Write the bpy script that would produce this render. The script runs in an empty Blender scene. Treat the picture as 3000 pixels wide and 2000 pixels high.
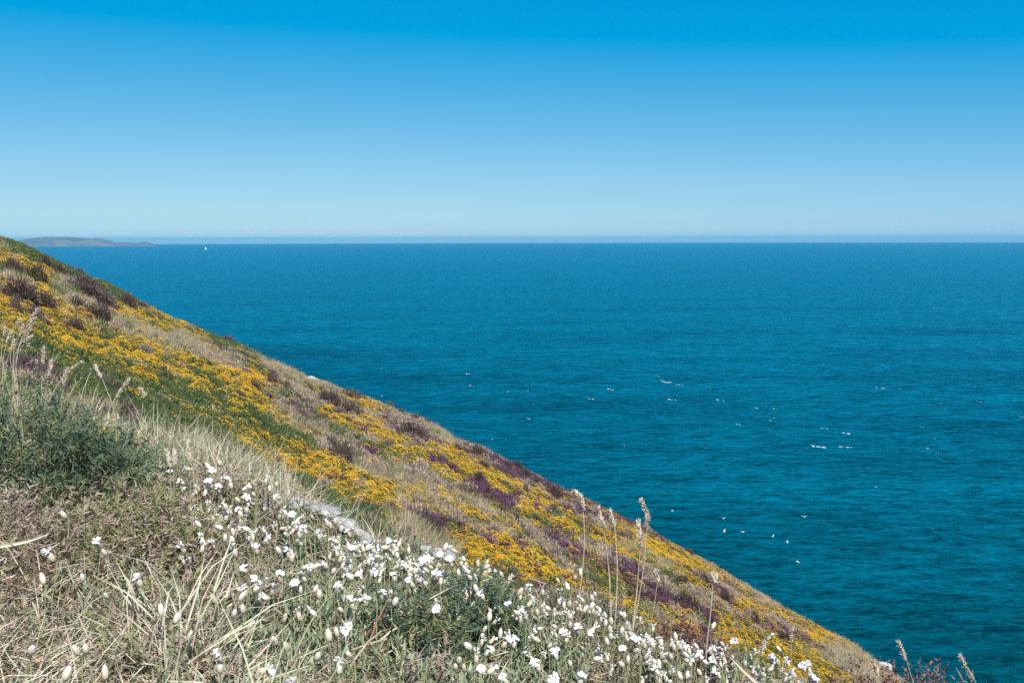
import bpy, bmesh, math, random
import numpy as np
from mathutils import Vector, Matrix

# ------------------------------------------------------------------ camera, sky, sun, exposure
SC = bpy.context.scene
COL = SC.collection
CAM_Z = 80.0                       # eye height above the sea
F_PX = 3000 * 35.0 / 36.0          # focal length in photo pixels (3000 x 2000)
PITCH = math.radians(5.93)         # camera looks this much below level
ROLL = math.radians(-0.14)
SUN_EL, SUN_AZ = math.radians(50), math.radians(158)   # azimuth measured from +Y (view) to +X (right)

cam_d = bpy.data.cameras.new('camera')
cam_d.lens = 35.0; cam_d.sensor_width = 36.0
cam_d.clip_start = 0.05; cam_d.clip_end = 120000.0
cam = bpy.data.objects.new('camera', cam_d)
COL.objects.link(cam)
cam.matrix_world = (Matrix.Translation((0, 0, CAM_Z)) @ Matrix.Rotation(math.pi/2 - PITCH, 4, 'X')
                    @ Matrix.Rotation(ROLL, 4, 'Z'))
SC.camera = cam

world = bpy.data.worlds.new('World'); SC.world = world; world.use_nodes = True
wn = world.node_tree.nodes; wl = world.node_tree.links
sky = wn.new('ShaderNodeTexSky'); sky.sky_type = 'NISHITA'; sky.sun_disc = False
sky.sun_elevation = SUN_EL; sky.sun_rotation = SUN_AZ
sky.air_density = 0.5; sky.dust_density = 1.0; sky.ozone_density = 2.0
# one even colour grade of the whole sky (the photograph's print has a strong, cyan-blue sky)
sep = wn.new('ShaderNodeSeparateColor'); comb = wn.new('ShaderNodeCombineColor')
wl.new(sky.outputs[0], sep.inputs[0])
# seen from 80 m up the sea horizon dips 0.3 degrees: lower the sky's own horizon a little below it
tcw = wn.new('ShaderNodeTexCoord'); va = wn.new('ShaderNodeVectorMath'); va.operation = 'ADD'; va.inputs[1].default_value = (0, 0, 0.022)
vn = wn.new('ShaderNodeVectorMath'); vn.operation = 'NORMALIZE'
wl.new(tcw.outputs['Generated'], va.inputs[0]); wl.new(va.outputs[0], vn.inputs[0]); wl.new(vn.outputs[0], sky.inputs[0])
def wmath(op, x, y):
    nd = wn.new('ShaderNodeMath'); nd.operation = op
    for i, q in enumerate((x, y)):
        if isinstance(q, bpy.types.NodeSocket): wl.new(q, nd.inputs[i])
        else: nd.inputs[i].default_value = q
    return nd.outputs[0]
chan = [wmath('MULTIPLY', wmath('POWER', wmath('MULTIPLY', sep.outputs[i], 0.1), p), mul*10)
        for i, (mul, p) in enumerate(((1.988, 0.80), (1.402, 0.90), (0.992, 0.30)))]
chan[0] = wmath('MAXIMUM', wmath('SUBTRACT', chan[0], 4.0), 0.0)
chan[0] = wmath('MINIMUM', chan[0], wmath('MULTIPLY', chan[1], 0.8))     # stays neutral round the sun
for i in range(3): wl.new(chan[i], comb.inputs[i])
bg = wn['Background']; bg.inputs[1].default_value = 0.081
wl.new(comb.outputs[0], bg.inputs[0])

sun_d = bpy.data.lights.new('sun', 'SUN'); sun_d.energy = 4.8; sun_d.angle = math.radians(0.53)
sun_d.color = (1.0, 0.94, 0.86)
sun = bpy.data.objects.new('sun', sun_d); COL.objects.link(sun)
sdir = Vector((math.sin(SUN_AZ)*math.cos(SUN_EL), math.cos(SUN_AZ)*math.cos(SUN_EL), math.sin(SUN_EL)))
sun.rotation_euler = sdir.to_track_quat('Z', 'Y').to_euler()
sun.location = (0, -20, 120)

vs_ = SC.view_settings
vs_.view_transform = 'Standard'; vs_.look = 'None'; vs_.exposure = 0.3; vs_.gamma = 1.0; vs_.use_curve_mapping = False
SC.cycles.max_bounces = 6; SC.cycles.diffuse_bounces = 2; SC.cycles.glossy_bounces = 2
SC.cycles.transmission_bounces = 2; SC.cycles.transparent_max_bounces = 6; SC.cycles.volume_bounces = 0
SC.cycles.use_denoising = False; SC.cycles.denoiser = 'OPENIMAGEDENOISE'; SC.cycles.denoising_input_passes = 'RGB_ALBEDO_NORMAL'; SC.cycles.denoising_prefilter = 'ACCURATE'
SC.cycles.sample_clamp_indirect = 4.0

# ------------------------------------------------------------------ photo pixel -> direction
def ray(px, py):
    """world direction slopes (x per y, z per y) of a photo pixel"""
    a0, b0 = (px - 1500) / F_PX, (1000 - py) / F_PX
    cr, sr = math.cos(ROLL), math.sin(ROLL)
    a, b = a0*cr - b0*sr, a0*sr + b0*cr
    dy = math.cos(PITCH) + b*math.sin(PITCH)
    return a/dy, (-math.sin(PITCH) + b*math.cos(PITCH))/dy

def pix(x, y, z):
    """photo pixel of world points (arrays)"""
    zz = np.asarray(z) - CAM_Z
    d = y*math.cos(PITCH) - zz*math.sin(PITCH)
    a = x/d; b = (y*math.sin(PITCH) + zz*math.cos(PITCH))/d
    cr, sr = math.cos(ROLL), math.sin(ROLL)
    return 1500 + F_PX*(a*cr + b*sr), 1000 - F_PX*(-a*sr + b*cr)

# ------------------------------------------------------------------ small helpers
def tag(o, label=None, cat=None, group=None, kind=None):
    if label: o['label'] = label
    if cat: o['category'] = cat
    if group: o['group'] = group
    if kind: o['kind'] = kind
    return o

def mesh_obj(name, verts, faces, mats, parent=None, midx=None, smooth=False, link=True):
    me = bpy.data.meshes.new(name)
    me.from_pydata([tuple(v) for v in verts], [], [tuple(f) for f in faces])
    for m in (mats if isinstance(mats, (list, tuple)) else [mats]): me.materials.append(m)
    if midx is not None: me.polygons.foreach_set('material_index', np.asarray(midx, dtype=np.int32))
    if smooth: me.polygons.foreach_set('use_smooth', np.ones(len(me.polygons), dtype=bool))
    me.update()
    o = bpy.data.objects.new(name, me)
    if link: COL.objects.link(o)
    if parent is not None: o.parent = parent
    return o

def empty(name, loc=(0, 0, 0)):
    o = bpy.data.objects.new(name, None); o.location = loc; o.empty_display_size = 0.1
    COL.objects.link(o); return o

class NT:
    """tiny node-tree helper"""
    def __init__(self, name):
        self.m = bpy.data.materials.new(name); self.m.use_nodes = True
        self.n = self.m.node_tree.nodes; self.l = self.m.node_tree.links
        self.bsdf = self.n['Principled BSDF']; self.out = self.n['Material Output']
    def add(self, t, **kw):
        nd = self.n.new(t)
        for k, v in kw.items(): setattr(nd, k, v)
        return nd
    def set(self, nd, i, v):
        if hasattr(v, 'is_linked') or isinstance(v, bpy.types.NodeSocket): self.l.new(v, nd.inputs[i])
        else: nd.inputs[i].default_value = v
    def math(self, op, a, b=0.0, clamp=False):
        nd = self.add('ShaderNodeMath', operation=op); nd.use_clamp = clamp
        self.set(nd, 0, a); self.set(nd, 1, b); return nd.outputs[0]
    def noise(self, vec, scale, detail=2.0, rough=0.5, out=0):
        nd = self.add('ShaderNodeTexNoise'); nd.inputs['Scale'].default_value = scale
        nd.inputs['Detail'].default_value = detail; nd.inputs['Roughness'].default_value = rough
        if vec is not None: self.l.new(vec, nd.inputs['Vector'])
        return nd.outputs[out]
    def ramp(self, fac, stops):
        nd = self.add('ShaderNodeValToRGB'); e = nd.color_ramp.elements
        while len(e) < len(stops): e.new(0.5)
        for el, (p, c) in zip(e, stops): el.position = p; el.color = (*c, 1)
        self.l.new(fac, nd.inputs[0]); return nd.outputs[0]
    def mix(self, fac, a, b, mode='MIX'):
        nd = self.add('ShaderNodeMix', data_type='RGBA', blend_type=mode)
        for i, v in ((0, fac), (6, a), (7, b)):
            if isinstance(v, bpy.types.NodeSocket): self.l.new(v, nd.inputs[i])
            elif i == 0: nd.inputs[0].default_value = v
            else: nd.inputs[i].default_value = (*v, 1)
        return nd.outputs[2]
    def pos(self):
        return self.add('ShaderNodeNewGeometry').outputs['Position']
    def mapping(self, vec, rot=0.0, scale=(1, 1, 1)):
        nd = self.add('ShaderNodeMapping'); self.l.new(vec, nd.inputs[0])
        nd.inputs['Rotation'].default_value = (0, 0, rot); nd.inputs['Scale'].default_value = scale
        return nd.outputs[0]

# ------------------------------------------------------------------ the sea
def sea_material():
    t = NT('sea_water'); p = t.pos(); g = t.add('ShaderNodeNewGeometry')
    # wave slopes at several wavelengths (crests run slantwise to the view, faces lean to the near side)
    acc = None; accx = None
    for rot, sc, w in ((-0.50, (0.030, 0.085, 0.02), 0.13), (-0.55, (0.10, 0.32, 0.1), 0.36),
                       (-0.42, (0.40, 1.1, 0.4), 0.42), (0.25, (1.3, 2.8, 1.0), 0.26)):
        nd = t.add('ShaderNodeTexNoise'); t.l.new(t.mapping(p, rot, sc), nd.inputs['Vector'])
        nd.inputs['Scale'].default_value = 1.0; nd.inputs['Detail'].default_value = 2.0; nd.inputs['Roughness'].default_value = 0.55
        k = t.math('MULTIPLY', t.math('SUBTRACT', nd.outputs[0], 0.5), w)
        acc = k if acc is None else t.math('ADD', acc, k)
        sx = t.add('ShaderNodeSeparateColor'); t.l.new(nd.outputs[1], sx.inputs[0])
        k2 = t.math('MULTIPLY', t.math('SUBTRACT', sx.outputs[1], 0.5), w)
        accx = k2 if accx is None else t.math('ADD', accx, k2)
    mr = t.add('ShaderNodeMapRange'); mr.interpolation_type = 'SMOOTHSTEP'
    t.l.new(acc, mr.inputs['Value'])
    for i, q in ((1, -0.13), (2, 0.13), (3, -0.50), (4, -0.05)): mr.inputs[i].default_value = q
    cb = t.add('ShaderNodeCombineXYZ'); t.l.new(t.math('MULTIPLY', accx, 1.6), cb.inputs[0]); t.l.new(mr.outputs[0], cb.inputs[1]); cb.inputs[2].default_value = 1.0
    nm = t.add('ShaderNodeVectorMath', operation='NORMALIZE'); t.l.new(cb.outputs[0], nm.inputs[0])
    t.l.new(nm.outputs[0], t.bsdf.inputs['Normal'])
    patch = t.noise(t.mapping(p, -0.3, (0.004, 0.011, 0.004)), 1.0, 3, 0.6)
    sxyz = t.add('ShaderNodeSeparateXYZ'); t.l.new(p, sxyz.inputs[0])
    off = t.math('POWER', t.math('MULTIPLY', t.math('MAXIMUM', sxyz.outputs[1], 0.0), 1/4000.0, clamp=True), 0.45)   # greener inshore, bluer offshore
    depth = t.math('ADD', t.math('MULTIPLY', off, 0.85), t.math('MULTIPLY', t.math('SUBTRACT', patch, 0.5), 0.7))
    body = t.ramp(depth, [(0.18, (0.0, 0.040, 0.043)), (0.45, (0.0, 0.096, 0.132)), (0.85, (0.0, 0.120, 0.190))])
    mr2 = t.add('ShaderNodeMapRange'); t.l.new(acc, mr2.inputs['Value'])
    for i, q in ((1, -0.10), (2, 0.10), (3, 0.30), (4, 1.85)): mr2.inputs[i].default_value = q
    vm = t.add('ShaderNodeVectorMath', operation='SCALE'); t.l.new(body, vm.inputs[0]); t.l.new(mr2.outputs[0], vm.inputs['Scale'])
    colr = vm.outputs[0]                # wave light and shade put into the colour: steep faces darker, flat ones lighter
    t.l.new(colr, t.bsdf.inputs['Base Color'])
    t.bsdf.inputs['Roughness'].default_value = 0.12
    t.bsdf.inputs['IOR'].default_value = 1.6
    t.bsdf.inputs['Specular Tint'].default_value = (0.15, 0.95, 1.0, 1)
    return t.m

R_EARTH = 6371000.0
def build_sea():
    rings = [0.0] + list(np.geomspace(20, 48000, 110)); n = 128
    v = [(0, 0, 0)]; f = []
    for r in rings[1:]:
        for k in range(n):
            a = 2*math.pi*k/n
            v.append((r*math.sin(a), r*math.cos(a), -r*r/(2*R_EARTH)))
    for k in range(n): f.append((0, 1+(k+1) % n, 1+k))
    for i in range(len(rings)-2):
        b0, b1 = 1+i*n, 1+(i+1)*n
        for k in range(n):
            f.append((b0+k, b0+(k+1) % n, b1+(k+1) % n, b1+k))
    f = [tuple(reversed(q)) for q in f]
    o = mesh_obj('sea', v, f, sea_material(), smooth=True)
    # face up
    if o.data.polygons[0].normal.z < 0: o.data.flip_normals()
    return tag(o, 'deep blue sea with small wind waves reaching the horizon', kind='structure')
sea = build_sea()

def build_haze():
    R, z0, z1 = 49500.0, -182.0, 125.0
    v = [(x, y, z) for z in (z0, z1) for (x, y) in ((-R, -R), (R, -R), (R, R), (-R, R))]
    f = [(3, 2, 1, 0), (4, 5, 6, 7), (0, 1, 5, 4), (1, 2, 6, 5), (2, 3, 7, 6), (3, 0, 4, 7)]
    t = NT('haze_air'); t.n.remove(t.bsdf)
    pv = t.add('ShaderNodeVolumePrincipled')
    pv.inputs['Color'].default_value = (0.25, 0.72, 1.0, 1); pv.inputs['Density'].default_value = HAZE_DENSITY
    pv.inputs['Anisotropy'].default_value = 0.0
    t.l.new(pv.outputs[0], t.out.inputs['Volume'])
    t.m.cycles.homogeneous_volume = True
    o = mesh_obj('haze', v, f, t.m)
    return tag(o, 'thin blue sea haze over the water', kind='stuff')
HAZE_DENSITY = 2.8e-5
# ------------------------------------------------------------------ the far island
def build_island():
    D = 12700.0                    # from where its foot meets the sea below the horizon
    sil = [(40, 719), (60, 705), (90, 699), (125, 694), (200, 695), (262, 699), (290, 698), (315, 705), (340, 711), (352, 712), (366, 709.5), (392, 712), (400, 712), (415, 709.5), (432, 708.5), (445, 712), (458, 717)]
    xs = np.array([ray(p, q)[0]*D for p, q in sil]); 
    zs = np.array([max(1.0, CAM_Z + ray(p, q)[1]*D) for p, q in sil])
    nx, ny = 120, 24; base = -D*D/(2*R_EARTH)
    rng = np.random.default_rng(5)
    X = np.linspace(xs[0]-500, xs[-1]+15, nx); v = []; f = []
    hump = np.interp(X, xs, zs-base, left=40, right=0)
    for j in range(ny):
        s = j/(ny-1)                # 0 = near shore, 1 = far shore
        prof = math.sin(min(1.0, s/0.62)*math.pi/2)**0.8 if s < 0.62 else math.cos((s-0.62)/0.38*math.pi/2)
        for i in range(nx):
            h = hump[i]*prof*1.06*(1 + (0.0 if 0.5 < s < 0.75 else rng.normal(0, 0.04)))
            k = 1 + 900*s/D
            v.append((X[i]*k, D + 900*s + 60*math.sin(i*0.31), base - 3 + h + (12 if 0 < s < 0.9 and h > 10 else 0)*s*0))
    for j in range(ny-1):
        for i in range(nx-1):
            a = j*nx+i; f.append((a, a+1, a+nx+1, a+nx))
    t = NT('island_land'); p = t.pos()
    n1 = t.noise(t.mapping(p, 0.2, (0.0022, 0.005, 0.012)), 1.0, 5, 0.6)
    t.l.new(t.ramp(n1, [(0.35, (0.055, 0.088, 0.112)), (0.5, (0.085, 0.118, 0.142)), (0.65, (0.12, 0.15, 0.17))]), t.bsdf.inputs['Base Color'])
    t.bsdf.inputs['Roughness'].default_value = 0.95
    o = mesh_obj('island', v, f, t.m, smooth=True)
    return tag(o, 'low blue-grey island on the horizon at far left', kind='structure')
island = build_island()
build_haze()
# ------------------------------------------------------------------ noise and terrain
def hash2(i, j, seed):
    h = (i*374761393 + j*668265263 + seed*974634777) & 0xFFFFFFFF
    h = ((h ^ (h >> 13))*1274126177) & 0xFFFFFFFF
    return ((h ^ (h >> 16)) & 0xFFFF)/65535.0
def vnoise(x, y, seed=0):
    x = np.asarray(x, float); y = np.asarray(y, float)
    i = np.floor(x).astype(np.int64); j = np.floor(y).astype(np.int64); fx = x-i; fy = y-j
    fx = fx*fx*(3-2*fx); fy = fy*fy*(3-2*fy)
    a = hash2(i, j, seed); b = hash2(i+1, j, seed); c = hash2(i, j+1, seed); d = hash2(i+1, j+1, seed)
    return (a*(1-fx)+b*fx)*(1-fy) + (c*(1-fx)+d*fx)*fy
def fbm(x, y, seed=0, oct=4):
    s = 0; w = 0.5; t = 0
    for k in range(oct):
        s = s + w*vnoise(x*2**k, y*2**k, seed+k*17); t += w; w *= 0.55
    return s/t
def smooth(t):
    t = np.clip(t, 0, 1); return t*t*(3-2*t)

# the hill's skyline read from the photograph (pixels)
SKYLINE = [(0, 696), (41, 706), (86, 725), (137, 750), (179, 773), (220, 792), (255, 809), (303, 825), (344, 845), (383, 870),
           (440, 899), (494, 927), (542, 943), (599, 969), (647, 990), (689, 1004), (750, 1031), (775, 1048), (839, 1072),
           (897, 1104), (951, 1120), (1015, 1146), (1072, 1162), (1126, 1184), (1174, 1205), (1238, 1225), (1300, 1260),
           (1325, 1281), (1402, 1306), (1490, 1352), (1524, 1371), (1574, 1394), (1631, 1425), (1689, 1448), (1765, 1486),
           (1842, 1524), (1900, 1547), (1950, 1581), (2014, 1613), (2078, 1648), (2116, 1670), (2189, 1715), (2237, 1743),
           (2301, 1782), (2365, 1814), (2428, 1849), (2486, 1877), (2524, 1906), (2572, 1941), (2607, 1968), (2700, 2025), (2850, 2110)]
_sk = np.array([ray(p, q+12) for p, q in SKYLINE])
US = np.concatenate([[-2.0, -0.9], _sk[:, 0], [0.9, 2.0]])
VS = np.concatenate([[0.35, 0.16], _sk[:, 1], [-0.74, -1.3]])
H0, YR = 1.6, 80.0

def terrain(x, y):
    x = np.asarray(x, float); y = np.maximum(np.asarray(y, float), 0.15)
    u = x/y
    s = np.interp(u, US, VS)
    mid = s*y - H0*(1-y/YR)**2 - np.maximum(0, y-YR)**2*0.014
    mid = mid + (fbm(x*0.35, y*0.14, 3) - 0.5)*0.05*np.sqrt(y)*np.clip((YR-y)/30, 0, 1) + (vnoise(x*1.6, y*1.1, 9)-0.5)*0.10*np.clip((y-3)/4, 0, 1)
    fg = -1.02 - 0.29*x - 0.02*(y-2.2) + (fbm(x*1.7+5, y*1.7, 21)-0.5)*0.19 + (vnoise(x*6, y*6, 4)-0.5)*0.06
    left = smooth((-0.17-u)/0.15)
    y0 = 2.55 + 0.05*left; y1 = 4.3 + 2.6*left
    t = smooth((y-y0)/(y1-y0))
    return CAM_Z + fg*(1-t) + mid*t

_YM = np.concatenate([np.arange(0.9, 6, 0.01), np.geomspace(6, 140, 900)])
def hit(px, py, lift=0.0):
    """where the ray of a photo pixel first meets the ground (raised by lift)"""
    u, v = ray(px, py)
    below = (CAM_Z + v*_YM) < terrain(u*_YM, _YM) + lift
    k = int(np.argmax(below)) if below.any() else len(_YM)-1
    y = _YM[k]
    return u*y, y, CAM_Z + v*y

def veg_mat(name, stops, rough=0.75, scale=3.0, spec=0.25, inst=0.5):
    """matte plant colour: mixes per-plant random and position noise along a short colour ramp"""
    t = NT(name)
    oi = t.add('ShaderNodeObjectInfo').outputs['Random']
    nz = t.noise(t.pos(), scale, 2, 0.6)
    f = t.math('ADD', t.math('MULTIPLY', oi, inst), t.math('MULTIPLY', nz, 1.0-inst))
    f = t.math('ADD', t.math('MULTIPLY', t.math('SUBTRACT', f, 0.5), 1.5), 0.5, clamp=True)
    n = len(stops)
    t.l.new(t.ramp(f, [(i/(n-1), c) for i, c in enumerate(stops)]), t.bsdf.inputs['Base Color'])
    t.bsdf.inputs['Roughness'].default_value = rough
    t.bsdf.inputs['Specular IOR Level'].default_value = spec
    return t.m

M = {}
M['needle'] = veg_mat('gorse_needle', [(0.035, 0.070, 0.028), (0.07, 0.115, 0.045), (0.12, 0.15, 0.055)])
M['needle_near'] = veg_mat('near_gorse_needle', [(0.05, 0.085, 0.05), (0.14, 0.21, 0.13), (0.29, 0.36, 0.24)], scale=14)
M['needle_olive'] = veg_mat('olive_needle', [(0.16, 0.18, 0.075), (0.26, 0.27, 0.13), (0.36, 0.34, 0.19)], scale=14)
M['needle_brown'] = veg_mat('withered_needle', [(0.24, 0.17, 0.13), (0.39, 0.30, 0.24), (0.50, 0.40, 0.33)], scale=14)
M['gorse_flower'] = veg_mat('gorse_petal', [(0.62, 0.31, 0.012), (0.74, 0.40, 0.014), (0.80, 0.49, 0.025)], rough=0.6)
M['dry'] = veg_mat('dry_grass_blade', [(0.30, 0.23, 0.15), (0.42, 0.33, 0.22), (0.52, 0.44, 0.31)])
M['greengrass'] = veg_mat('green_grass_blade', [(0.09, 0.13, 0.045), (0.16, 0.20, 0.08), (0.30, 0.29, 0.16)])
M['heather'] = veg_mat('heather_twig', [(0.050, 0.036, 0.032), (0.085, 0.060, 0.052), (0.12, 0.085, 0.075)])
M['purple'] = veg_mat('heather_bloom', [(0.075, 0.028, 0.075), (0.13, 0.045, 0.13), (0.22, 0.11, 0.21)])
M['greyheath'] = veg_mat('withered_heath', [(0.17, 0.125, 0.12), (0.26, 0.20, 0.185), (0.34, 0.28, 0.25)])
M['rust'] = veg_mat('rusty_heath', [(0.16, 0.07, 0.04), (0.26, 0.12, 0.07), (0.32, 0.17, 0.10)], scale=14)
M['campion_leaf'] = veg_mat('campion_leaf', [(0.13, 0.165, 0.085), (0.24, 0.29, 0.17), (0.40, 0.44, 0.31)], scale=11, rough=0.6)
M['blade'] = veg_mat('pale_grass_blade', [(0.30, 0.34, 0.20), (0.46, 0.49, 0.34), (0.60, 0.58, 0.44)], scale=9, rough=0.55)
M['straw'] = veg_mat('straw', [(0.46, 0.36, 0.26), (0.60, 0.49, 0.38), (0.72, 0.62, 0.50)], scale=9)
M['seed'] = veg_mat('seed_head_straw', [(0.58, 0.46, 0.34), (0.72, 0.60, 0.47), (0.80, 0.70, 0.58)], scale=9)
M['stem'] = veg_mat('campion_stem', [(0.26, 0.31, 0.16), (0.38, 0.38, 0.22)], scale=9)
M['twig'] = veg_mat('woody_twig', [(0.10, 0.07, 0.05), (0.20, 0.15, 0.12)], scale=9)

def petal_mat():
    t = NT('campion_petal'); t.bsdf.inputs['Base Color'].default_value = (0.82, 0.81, 0.79, 1)
    t.bsdf.inputs['Roughness'].default_value = 0.6; t.bsdf.inputs['Specular IOR Level'].default_value = 0.2
    return t.m
M['petal'] = petal_mat()
def calyx_mat():
    t = NT('campion_calyx'); tc = t.add('ShaderNodeTexCoord')
    sx = t.add('ShaderNodeSeparateXYZ'); t.l.new(tc.outputs['Object'], sx.inputs[0])
    ang = t.math('ARCTAN2', sx.outputs[1], sx.outputs[0])
    vein = t.math('POWER', t.math('ABSOLUTE', t.math('SINE', t.math('MULTIPLY', ang, 5.0))), 0.5)
    oi = t.add('ShaderNodeObjectInfo').outputs['Random']
    base = t.ramp(oi, [(0.0, (0.62, 0.56, 0.42)), (0.35, (0.78, 0.69, 0.60)), (0.8, (0.80, 0.69, 0.65)), (1.0, (0.70, 0.52, 0.42))])
    tipz = t.math('MULTIPLY', sx.outputs[2], 45.0, clamp=True)
    c2 = t.mix(tipz, t.mix(0.55, base, (0.42, 0.46, 0.24)), base)
    t.l.new(t.mix(vein, t.mix(0.6, c2, (0.42, 0.30, 0.25)), c2), t.bsdf.inputs['Base Color'])
    t.bsdf.inputs['Roughness'].default_value = 0.55; t.bsdf.inputs['Specular IOR Level'].default_value = 0.25
    return t.m
M['calyx'] = calyx_mat()
def soil_mat():
    t = NT('soil_thatch'); p = t.pos()
    n1 = t.noise(p, 9.0, 5, 0.65); n2 = t.noise(p, 0.7, 3, 0.6)
    c = t.ramp(n1, [(0.3, (0.030, 0.024, 0.016)), (0.5, (0.085, 0.066, 0.040)), (0.72, (0.19, 0.15, 0.095))])
    t.l.new(t.mix(t.math('MULTIPLY', n2, 0.6), c, (0.07, 0.075, 0.03)), t.bsdf.inputs['Base Color'])
    b = t.add('ShaderNodeBump'); b.inputs['Strength'].default_value = 0.7; b.inputs['Distance'].default_value = 0.05
    t.l.new(n1, b.inputs['Height']); t.l.new(b.outputs[0], t.bsdf.inputs['Normal'])
    t.bsdf.inputs['Roughness'].default_value = 0.95
    return t.m
M['soil'] = soil_mat()
def rock_mat():
    t = NT('pale_quartzite'); p = t.pos()
    n1 = t.noise(p, 26.0, 6, 0.65); n2 = t.noise(p, 7.0, 3, 0.6)
    c = t.ramp(n1, [(0.28, (0.14, 0.13, 0.12)), (0.44, (0.46, 0.445, 0.42)), (0.68, (0.70, 0.685, 0.665))])
    t.l.new(t.mix(t.math('MULTIPLY', n2, 0.35), c, (0.42, 0.40, 0.33)), t.bsdf.inputs['Base Color'])
    b = t.add('ShaderNodeBump'); b.inputs['Strength'].default_value = 1.0; b.inputs['Distance'].default_value = 0.04
    t.l.new(n1, b.inputs['Height']); t.l.new(b.outputs[0], t.bsdf.inputs['Normal'])
    t.bsdf.inputs['Roughness'].default_value = 0.9
    return t.m
M['rock'] = rock_mat()

def build_hill():
    uu = np.concatenate([np.linspace(-1.9, -0.56, 40, endpoint=False), np.linspace(-0.56, 0.5, 320, endpoint=False), np.linspace(0.5, 1.9, 40)])
    yy = np.concatenate([np.arange(0.25, 3.2, 0.05), np.geomspace(3.2, 90, 190), np.linspace(92, 190, 30)])
    U, Y = np.meshgrid(uu, yy); X = U*Y; Z = np.maximum(terrain(X, Y), -2.0)
    V = np.stack([X, Y, Z], -1).reshape(-1, 3); n = len(uu)
    i = np.arange(len(yy)-1)[:, None]*n + np.arange(n-1)[None, :]; i = i.ravel()
    Fc = np.stack([i, i+1, i+n+1, i+n], -1)
    me = bpy.data.meshes.new('hillside')
    me.vertices.add(len(V)); me.vertices.foreach_set('co', V.ravel())
    me.loops.add(Fc.size); me.loops.foreach_set('vertex_index', Fc.ravel().astype(np.int32))
    me.polygons.add(len(Fc)); me.polygons.foreach_set('loop_start', np.arange(0, Fc.size, 4, dtype=np.int32))
    me.polygons.foreach_set('use_smooth', np.ones(len(Fc), bool))
    me.materials.append(M['soil']); me.update(); me.validate()
    o = bpy.data.objects.new('hillside', me); COL.objects.link(o)
    return tag(o, 'steep coastal hillside sloping down to the sea on the right', kind='structure')
hill = build_hill()
# ------------------------------------------------------------------ plant geometry (triangle soups)
class Soup:
    def __init__(self): self.t = []; self.m = []
    def add(self, tris, mat):
        tris = np.asarray(tris, float).reshape(-1, 3, 3); self.t.append(tris); self.m.append(np.full(len(tris), mat, np.int32))
    def arrays(self): return np.concatenate(self.t), np.concatenate(self.m)
    def mesh(self, name, mats):
        T, mi = self.arrays(); n = len(T)
        me = bpy.data.meshes.new(name)
        me.vertices.add(3*n); me.vertices.foreach_set('co', T.reshape(-1))
        me.loops.add(3*n); me.loops.foreach_set('vertex_index', np.arange(3*n, dtype=np.int32))
        me.polygons.add(n); me.polygons.foreach_set('loop_start', np.arange(0, 3*n, 3, dtype=np.int32))
        for m in mats: me.materials.append(m)
        me.polygons.foreach_set('material_index', mi); me.update()
        return me

def unit(v): return v/np.maximum(np.linalg.norm(v, axis=-1, keepdims=True), 1e-9)
def blades(rng, base, d, length, width):
    """thin single triangles from base along d"""
    n = len(base); d = unit(d); r = unit(np.cross(d, rng.normal(size=(n, 3))))
    w = (np.asarray(width)*np.ones(n))[:, None]; L = (np.asarray(length)*np.ones(n))[:, None]
    return np.stack([base-r*w/2, base+r*w/2, base+d*L], 1)
def bent_blades(rng, base, d, length, width, droop):
    """blades of three segments that bend over sideways/down"""
    n = len(base); d = unit(d); L = (np.asarray(length)*np.ones(n))[:, None]; w = (np.asarray(width)*np.ones(n))[:, None]
    r = unit(np.cross(d, rng.normal(size=(n, 3))))
    side = unit(np.cross(r, d)); side = side*np.sign(rng.normal(size=(n, 1)))
    out = []; P = base; dd = d; pts = [base]
    for k in range(3):
        P = P + dd*L/3; pts.append(P)
        dd = unit(dd + side*droop*0.6*np.abs(rng.normal(1, 0.3, size=(n, 1))) + np.array([0, 0, -0.35*droop]))
    ws = [1.0, 0.85, 0.55, 0.0]
    for k in range(3):
        a0, a1 = pts[k]-r*w*ws[k]/2, pts[k]+r*w*ws[k]/2; b0, b1 = pts[k+1]-r*w*ws[k+1]/2, pts[k+1]+r*w*ws[k+1]/2
        out.append(np.stack([a0, a1, b1], 1))
        if k < 2: out.append(np.stack([a0, b1, b0], 1))
    return np.concatenate(out)
def dome(rng, n, R, H, zmin=0.0):
    """points and outward directions on a squashed half ball"""
    p = rng.normal(size=(n, 3)); p[:, 2] = np.abs(p[:, 2])*0.9 + zmin; p = unit(p)
    lump = 0.8 + 0.35*vnoise(p[:, 0]*2.2+7, p[:, 1]*2.2+3, int(rng.integers(1e6)))
    pos = p*np.array([R, R, H])*lump[:, None]
    return pos, unit(p/np.array([R, R, H]))
def florets(rng, pos, nrm, size):
    n = len(pos); r = unit(np.cross(nrm, rng.normal(size=(n, 3)))); q = np.cross(nrm, r); s = (size*rng.uniform(0.6, 1.25, size=n))[:, None]
    top = pos + nrm*s*0.8
    c = [pos + (r*math.cos(a)+q*math.sin(a))*s*0.62 for a in (0, 2.094, 4.189)]
    return np.concatenate([np.stack([c[k], c[(k+1) % 3], top], 1) for k in range(3)])

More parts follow.
